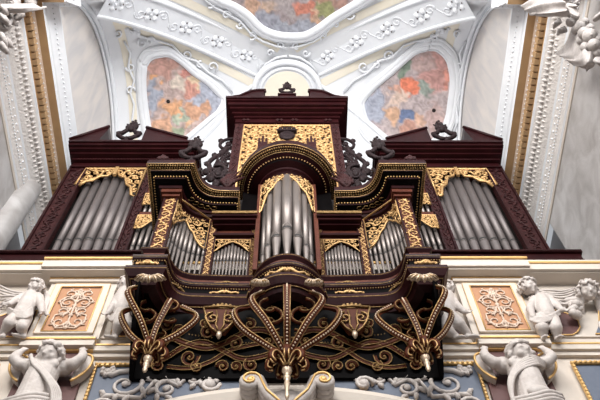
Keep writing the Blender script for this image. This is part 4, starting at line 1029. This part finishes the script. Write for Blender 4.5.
# crown boss
mb=MB(); c=Vector((0,YC,H(0,YC)))
for R_,r,dz in ((1.0,.09,.25),(.80,.05,.18)):
    P=[Vector((R_*math.cos(a),YC+.37+R_*.95*math.sin(a),21.95-dz*.2)) for a in [i*2*PI/40 for i in range(41)]]; mb.tube(P,r,8)
mb.k=0; mb.prism([(1.0*math.cos(i*PI/20),YC+.37+.95*math.sin(i*PI/20),21.92) for i in range(40)],(0,0,.3))
struct('trim_9',mb,'white')
mb=MB(); mb.prism([(.70*math.cos(i*PI/20),YC+.37+.66*math.sin(i*PI/20),21.905) for i in range(40)],(0,0,.02)); struct('trim_10',mb,'cream')
# side walls
for s in (-1,1):
    sd=side(s); X=lambda a,b:tuple(sorted((s*a,s*b)))
    mb=MB(); e=7.5 if s>0 else 7.2
    mb.box(*X(5.3,6.2),-6,e,-1.6,15.0)
    struct('wall_%s'%sd,mb,'marble')
    mb=MB(); mb.box(*X(6.1,6.6),e,11.2,-1.6,15.0); mb.box(*X(5.3,6.2),10.7,11.0,8,15)
    struct('wall_%s_recess'%sd,mb,'white2')
    # lunette
    mb=MB(); C=[(YC+.1+3.6*math.cos(a),16.9+4.05*math.sin(a)) for a in [i*PI/36 for i in range(37)]]
    mb.prism([(s*5.12,y,z) for y,z in [(YC+3.7,14.9)]+C+[(YC-3.5,14.9)]],(s*.2,0,0)); struct('wall_%s_lunette'%sd,mb,'lun')
    mb=MB()
    for R0,r,xx in ((3.60,.07,4.99),(3.48,.04,5.06)):
        mb.tube([(s*xx,YC+.1+R0*math.cos(a),16.9+(R0+.40)*math.sin(a)) for a in [i*PI/40 for i in range(41)]],r,8)
    rows=[]
    for (R0,xx) in ((3.60,5.0),(3.75,4.98),(4.1,4.98)): rows.append([Vector((s*xx,YC+.1+R0*math.cos(a),16.9+(R0+.4)*math.sin(a))) for a in [i*PI/40 for i in range(41)]])
    mb.grid(rows); struct('trim_%s_archivolt'%sd,mb,'white')
    # entablature
    E=[(0,13.28),(.02,13.28),(.03,13.35),(.06,13.38),(.10,13.80),(.13,13.83),(.36,14.14),(.39,14.16),(.39,14.20),(.41,14.40),(.45,14.42),(.51,14.49),(.52,14.50),(.68,14.50),(.68,14.62),(.71,14.64),(.74,14.70),(.82,14.84),(.86,14.92),(.86,14.98),(.3,15.02),(.25,16.9),(.1,17.3)]
    EM=[0,0,1,2,1,2,1,1,4,3,3,3,5,1,1,1,1,1,1,1,1,1]
    rs=.42
    path=[(5.3-rs,1.0),(5.3-rs,2.72),(5.3,2.72),(5.3,10.8)]
    if s>0: pth=[(x,y) for x,y in path[::-1]]
    else: pth=[(-x,y) for x,y in path]
    mb=MB(); sweep(mb,pth,E,EM); mb.k=0
    ent=struct('trim_%s_entablature'%sd,mb,['wall','white','relief','relief2','dent','tan'])
    mb=MB()
    L=[(x,y) for x,y in off(pth,.42)]
    def along(path,step):
        out=[];acc=0
        for a,b in zip(path,path[1:]):
            dx,dy=b[0]-a[0],b[1]-a[1]; l=math.hypot(dx,dy); t=step-acc
            while t<l: out.append((a[0]+dx*t/l,a[1]+dy*t/l,dx/l,dy/l)); t+=step
            acc=l-(t-step)
        return out
    for x,y,dx,dy in along(off(pth,.41),.135):
        nx,ny=dy,-dx; w=.050; d=.085
        mb.prism([(x+dx*w-nx*.02,y+dy*w-ny*.02,14.24),(x+dx*w+nx*d,y+dy*w+ny*d,14.24),(x-dx*w+nx*d,y-dy*w+ny*d,14.24),(x-dx*w-nx*.02,y-dy*w-ny*.02,14.24)],(0,0,.17))
    part('dentils',mb,'tan',ent)
    mb=MB(); rnd=random.Random(5)
    for x,y,dx,dy in along(off(pth,.25),.11):
        nx,ny=dy,-dx; c=Vector((x,y,13.98))
        B=Matrix((Vector((dx,dy,0)),Vector((nx*.6,ny*.6,-.8)),Vector((nx*.8,ny*.8,.6)))).transposed()
        mb.ball(c+B@Vector((0,0,.08)),(.032,.02,.05),7,5,B); mb.ball(c+B@Vector((.05,0,-.04)),(.03,.02,.05),7,5,B); mb.ball(c+B@Vector((0,0,-.13)),(.03,.02,.04),7,5,B)
        pass
    part('leaf_row',mb,'relief',ent)
    mb=MB()
    for x,y,dx,dy in along(off(pth,.09),.07): mb.ball((x,y,13.56),.018,6,4)
    for x,y,dx,dy in along(off(pth,.485),.10): mb.ball((x,y,14.46),.015,6,4)
    for x,y,dx,dy in along(off(pth,.09),.16):
        mb.ball((x,y,13.70),(.026,.026,.03),6,4)
    part('bead_row',mb,'white',ent)
    mb=MB()
    for x,y,dx,dy in along(off(pth,.79),.10): mb.ball((x,y,14.77),.018,6,4)
    part('upper_bead_row',mb,'white',ent)
    # pier strip under the ressaut
    mb=MB(); mb.box(*X(5.3-rs,5.35),1.0,2.72,-1.6,12.95); struct('wall_%s_pier'%sd,mb,'marble')
# rounded pier end on the left
mb=MB(); mb.lathe(-5.34,7.05,[(.30,-1.6),(.30,14.0),(.33,14.05),(.33,14.1)],24); o=part('column',mb,'marble',loc=(-5.34,7.05,-1.6)); tag(o,'smooth grey marble engaged column at the left end of the wall, beside the organ','column')
# back wall and transverse arch, floor
mb=MB(); mb.box(-6.6,6.6,10.8,11.1,-1.6,21.5); struct('wall_back',mb,'white2')
mb=MB()
A=[i*PI/40 for i in range(41)]
rows=[[Vector((5*math.cos(a)*k,y,ZS+3.6*math.sin(a)*k)) for a in A] for k,y in ((1,4.12),(.955,4.10),(.955,3.3),(1,3.28))]
mb.grid(rows,True); struct('trim_11',mb,'white')
mb=MB(); mb.box(-6.2,6.2,-6,11.1,-1.65,-1.6); struct('floor',mb,'floor')
# ------------------------------------------------------------ frescoes
def fresco(poly,blobs,base,name,label,seed,frame=.11,step=1.25):
    ins=inpoly(poly); us=[p[0] for p in poly]; vs_=[p[1] for p in poly]
    mb=MB(); idx={}; cols=[]
    def vid(i,j):
        if (i,j) not in idx:
            u,v=i*step,j*step; idx[(i,j)]=len(mb.v); p=on(vhit(u,v),.03); mb.v.append(p)
            w=noise.noise(Vector((u*.07,v*.07,seed)))*9+noise.noise(Vector((u*.2,v*.2,seed)))*5; w2=noise.noise(Vector((u*.07+9,v*.07,seed)))*9+noise.noise(Vector((u*.2+5,v*.2,seed)))*5
            c=Vector(base(u,v))
            for bu,bv,ru,rv,cc in blobs:
                d=math.hypot((u+w-bu)/ru,(v+w2-bv)/rv); k=max(0,min(1,(1.15-d)*3.2)); c=c.lerp(Vector(cc),k)
            n=math.sin((u+w*2.2)*.55+(v+w2*2)*.35)*.13+noise.noise(Vector((u*.16,v*.16,seed+4)))*.28+noise.noise(Vector((u*.4,v*.4,seed)))*.22
            cols.append([max(0,x*(.88+n)) for x in c])
        return idx[(i,j)]
    for i in range(int(min(us)/step)-1,int(max(us)/step)+2):
        for j in range(int(min(vs_)/step)-1,int(max(vs_)/step)+2):
            if ins((i+.5)*step,(j+.5)*step):
                mb.f.append([vid(i,j),vid(i+1,j),vid(i+1,j+1),vid(i,j+1)]); mb.m.append(0); mb.sm.append(True)
    m=bpy.data.materials.new(name+'_paint'); m.use_nodes=True; b=m.node_tree.nodes['Principled BSDF']; b.inputs['Roughness'].default_value=.75
    a=m.node_tree.nodes.new('ShaderNodeVertexColor'); a.layer_name='paint'; m.node_tree.links.new(a.outputs[0],b.inputs['Base Color'])
    c0=vhit(sum(us)/len(us),sum(vs_)/len(vs_))
    t=thing(name,label,'fresco',c0)
    o=part('painting',mb,m,t); me=o.data
    at_=me.color_attributes.new('paint','FLOAT_COLOR','POINT')
    for i,c in enumerate(cols): at_.data[i].color=(*c,1)
    ring=smooth([(p[0],p[1],0) for p in poly+[poly[0]]],4)
    mb=MB()
    cx,cy=sum(us)/len(us),sum(vs_)/len(vs_)
    for g,r,h in ((1.0,frame*.35,.03),(1.08,frame*1.0,.0),(1.17,frame*.9,.0),(1.23,frame*.35,.03)):
        P=[on(vhit(cx+(p.x-cx)*g,cy+(p.y-cy)*g),h) for p in ring]; mb.tube(P,r,8)
    fr=part('stucco_frame',mb,'white',t)
    return t,ring,(cx,cy)
pk=(.58,.36,.30); 
LM=[(146,66),(151,59),(160,56),(170,56),(182,64),(193,74),(206,83),(216,93),(222,100),(217,111),(208,122),(196,134),(184,145),(168,150),(154,142),(149,120),(146,98),(145,80)]
fresco(LM,[(160,66,14,12,(.52,.30,.25)),(152,98,8,14,(.36,.38,.45)),(208,98,18,20,(.42,.44,.52)),(186,73,9,7,(.55,.24,.20)),(178,82,9,7,(.66,.56,.48)),(190,92,9,8,(.60,.30,.24)),(195,84,5,4,(.72,.55,.38)),(172,108,13,8,(.66,.36,.20)),(180,116,7,4,(.42,.46,.36)),(196,110,9,8,(.60,.34,.22)),(165,125,10,8,(.62,.36,.24)),(178,131,8,6,(.30,.34,.24)),(188,122,6,5,(.68,.42,.26)),(152,80,5,5,(.64,.34,.18))],
  lambda u,v:(.50,.38,.35),'fresco_medallion','pear-shaped rosy fresco medallion in the left vault cell, green and orange draperies',1)
RM=[(429,49),(437,50),(445,57),(449,66),(451,82),(449,100),(446,118),(438,134),(424,146),(406,148),(390,140),(375,131),(367,118),(364,103),(371,93),(380,84),(392,74),(403,64),(416,53)]
fresco(RM,[(372,108,13,17,(.38,.40,.48)),(435,72,15,22,(.54,.30,.27)),(420,62,14,9,(.50,.36,.34)),(405,70,6,8,(.22,.28,.22)),(424,90,8,8,(.30,.34,.30)),(410,84,9,8,(.72,.22,.13)),(400,96,9,9,(.66,.50,.42)),(396,88,5,5,(.62,.36,.28)),(392,115,8,10,(.58,.36,.24)),(408,115,8,6,(.14,.18,.30)),(420,119,7,7,(.62,.40,.30)),(410,132,12,8,(.50,.28,.22)),(435,118,9,16,(.50,.36,.34)),(446,78,3,12,(.62,.28,.22))],
  lambda u,v:(.46,.38,.38),'fresco_medallion','pear-shaped fresco medallion in the right vault cell, red and blue draperies',2)
TM=[(212,-10),(224,-1),(238,5),(250,13),(262,25),(275,31),(290,33),(305,32),(318,25),(330,16),(343,8),(356,0),(370,-10),(372,-26),(345,-44),(290,-52),(240,-44),(212,-26)]
fresco(TM,[(290,30,40,9,(.40,.41,.47)),(262,20,16,8,(.38,.38,.44)),(252,5,10,8,(.60,.38,.27)),(270,4,7,7,(.62,.44,.33)),(290,0,20,14,(.44,.38,.38)),(308,8,10,8,(.62,.24,.17)),(316,17,8,5,(.62,.40,.28)),(326,8,8,9,(.34,.34,.16)),(340,2,9,6,(.45,.27,.22)),(322,-4,12,6,(.48,.28,.2)),(296,-6,6,6,(.35,.24,.2))],
  lambda u,v:(.40,.33,.33),'fresco_medallion','large fresco medallion at the top centre of the vault, blue-grey sky below pink figures',3,.13)
# dark vent holes and C-scrolls around the medallions
for u,v,l in ((289,39,'below the top fresco'),(168,101,'in the left fresco medallion'),(434,110,'in the right fresco medallion')):
    p=on(vhit(u,v),.06); mb=MB(); mb.ball(p,(.06,.06,.03),8,5); o=part('vent_hole',mb,'dark',loc=p); tag(o,'tiny round dark hole '+l,'hole')
def cscroll(u,v,R,a0,d,mb,r=.035):
    P=[on(vhit(u+a,v+b),.05) for a,b in spiral2(0,0,R,a0,1.15,d,12)]; mb.tube(P,[r*(1-.04*i) for i in range(13)],6)
for s in (-1,1):
    mb=MB(); U=lambda u: u if s<0 else 574-u+2
    P=[(128,28),(138,34),(150,38),(160,40),(172,44),(183,56),(196,60),(208,72),(222,80),(232,92)]
    mb.tube([on(vhit(U(a),b),.05) for a,b in P],.034,6)
    P=[(124,40),(130,52),(128,66),(134,80),(130,92),(134,104),(132,120),(138,136)]
    if s>0: P=[(a-14,b) for a,b in P]
    mb.tube([on(vhit(U(a),b),.05) for a,b in P],.034,6)
    for u,v,R,a0 in ((150,40,5,0),(186,54,6,2),(212,66,6,1),(130-(s>0)*14,66,5,3),(130-(s>0)*14,90,5,0),(134,24,5,1),(118,32,4,2),(142,42-(s>0)*4,5,4),(200,64,4,5)): cscroll(U(u),v,R,a0,s,mb)
    rnd=random.Random(4)
    for i in range(14):
        u,v=130+rnd.uniform(-6,9),26+rnd.uniform(-6,9); mb.ball(on(vhit(U(u),v),.02),rnd.uniform(.05,.09),7,5)
    P=[(205,-2),(214,6),(226,12),(240,20),(250,32),(262,40),(276,45),(287,47)]
    mb.tube([on(vhit(U(a),b),.05) for a,b in P],.034,6)
    for u,v,R,a0 in ((226,14,5,0),(252,34,5,2),(240,24,4,3),(280,44,4,1),(210,2,5,2),(270,52,4,0)): cscroll(U(u),v,R,a0,s,mb)
    P=[(258,72),(266,62),(276,56),(287,54)]
    mb.tube([on(vhit(U(a),b),.08) for a,b in P],.034,6)
    o=part('stucco_cartouche',mb,'white',loc=vhit(U(150),40)); tag(o,'white stucco cartouche scrolls framing the %s medallion in the vault'%side(s),'relief')
# ------------------------------------------------------------ foreground ornaments at the top corners
def leafy(name,label,cat,pts,m,lst):
    t=thing(name,label,cat,pts); return t
# right: fruit swag with drapery hanging from the pier capital
c=atX(580,30,4.75)
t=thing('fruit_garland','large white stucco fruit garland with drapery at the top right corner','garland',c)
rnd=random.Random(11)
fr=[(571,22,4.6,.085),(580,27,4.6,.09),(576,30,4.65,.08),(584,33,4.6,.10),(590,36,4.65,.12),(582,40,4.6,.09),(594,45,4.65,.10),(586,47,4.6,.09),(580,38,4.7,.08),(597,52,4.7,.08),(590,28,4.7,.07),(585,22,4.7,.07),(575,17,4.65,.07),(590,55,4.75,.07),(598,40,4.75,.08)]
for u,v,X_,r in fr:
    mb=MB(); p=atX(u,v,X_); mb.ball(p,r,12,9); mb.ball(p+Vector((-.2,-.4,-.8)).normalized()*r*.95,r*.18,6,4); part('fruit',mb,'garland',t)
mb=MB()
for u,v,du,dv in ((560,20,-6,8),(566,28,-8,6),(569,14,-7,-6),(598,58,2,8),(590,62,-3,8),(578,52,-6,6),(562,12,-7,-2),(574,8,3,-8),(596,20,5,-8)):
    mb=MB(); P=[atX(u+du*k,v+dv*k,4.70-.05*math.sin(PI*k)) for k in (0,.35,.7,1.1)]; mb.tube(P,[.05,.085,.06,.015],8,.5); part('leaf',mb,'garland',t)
def drape(name,rows,m,parent,fold=.035,nf=5):
    """pleated cloth: rows of pixel/X control points lofted across"""
    mb=MB(); G=[]
    for j,row in enumerate(rows):
        P=smooth([atX(*q) for q in row],8); G.append(P)
    n=len(G[0]); S=[]
    K=28
    for k in range(K+1):
        t=k/K*(len(G)-1); a=int(min(t,len(G)-2)); w=t-a
        S.append([G[a][i].lerp(G[a+1][i],w)+Vector((-.6,-.5,-.6))*(fold*math.sin(k/K*nf*2*PI+i*.12)) for i in range(n)])
    mb.grid(S,True); o=part(name,mb,m,parent)
    so=o.modifiers.new('thickness','SOLIDIFY'); so.thickness=.03
    return o
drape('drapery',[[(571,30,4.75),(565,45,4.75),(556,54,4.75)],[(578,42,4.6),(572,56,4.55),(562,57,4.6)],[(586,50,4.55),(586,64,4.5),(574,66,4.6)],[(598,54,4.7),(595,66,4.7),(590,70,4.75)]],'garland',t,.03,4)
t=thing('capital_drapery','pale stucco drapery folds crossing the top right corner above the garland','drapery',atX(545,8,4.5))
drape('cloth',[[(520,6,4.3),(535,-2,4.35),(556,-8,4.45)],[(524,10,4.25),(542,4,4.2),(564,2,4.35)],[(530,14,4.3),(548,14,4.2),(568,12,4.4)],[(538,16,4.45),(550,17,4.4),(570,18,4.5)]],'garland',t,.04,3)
mb=MB()
for u,v,du,dv in ((562,2,8,-6),(566,6,10,0),(568,4,8,8),(562,-2,6,-10),(572,10,6,6)):
    mb=MB(); mb.tube([atX(u+du*k,v+dv*k,4.45) for k in (0,.4,.8,1.1)],[.05,.08,.055,.015],8,.5); part('leaf',mb,'garland',t)
# left: capital foliage
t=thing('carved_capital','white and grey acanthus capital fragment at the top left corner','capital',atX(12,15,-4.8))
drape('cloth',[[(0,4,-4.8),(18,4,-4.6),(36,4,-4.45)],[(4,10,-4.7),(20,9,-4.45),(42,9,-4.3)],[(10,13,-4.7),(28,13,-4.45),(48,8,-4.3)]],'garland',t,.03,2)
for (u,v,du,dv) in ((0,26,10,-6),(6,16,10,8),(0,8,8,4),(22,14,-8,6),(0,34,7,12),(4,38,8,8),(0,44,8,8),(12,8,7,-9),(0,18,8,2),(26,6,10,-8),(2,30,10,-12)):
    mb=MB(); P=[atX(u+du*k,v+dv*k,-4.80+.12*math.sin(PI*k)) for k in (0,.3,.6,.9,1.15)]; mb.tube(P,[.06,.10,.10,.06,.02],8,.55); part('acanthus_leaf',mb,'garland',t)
# ============================================================ LIGHT
w=bpy.data.worlds.new('daylight'); sc.world=w; w.use_nodes=True
bg=w.node_tree.nodes['Background']; bg.inputs[0].default_value=(.90,.94,1,1); bg.inputs[1].default_value=.42
def area(name,loc,target,sx,sy,power,c):
    l=bpy.data.lights.new(name,'AREA'); l.shape='RECTANGLE'; l.size=sx; l.size_y=sy; l.energy=power; l.color=c
    o=bpy.data.objects.new(name,l); col.objects.link(o); o.location=loc
    o.rotation_euler=(Vector(target)-Vector(loc)).to_track_quat('-Z','Y').to_euler()
area('nave_window_and_fill',(-5.0,-4.5,14),(0,6.5,9),4,7,1500,(1,.97,.92))
area('nave_window_and_fill',(5.0,-4.5,14),(0,6.5,9),4,7,1150,(.95,.97,1))
area('nave_window_and_fill',(0,-5.5,12),(0,7.2,20),7,4,1900,(1,.985,.95))  # added fill lamp, aimed up to brighten the vault
sc.view_settings.view_transform='Standard'; sc.view_settings.look='None'; sc.view_settings.gamma=1; sc.view_settings.use_curve_mapping=False
sc.view_settings.exposure=.12
# stand the whole place on a floor at z = 0 (the camera is 1.6 m above it)
for o in col.objects:
    if o.parent is None: o.location.z+=1.6
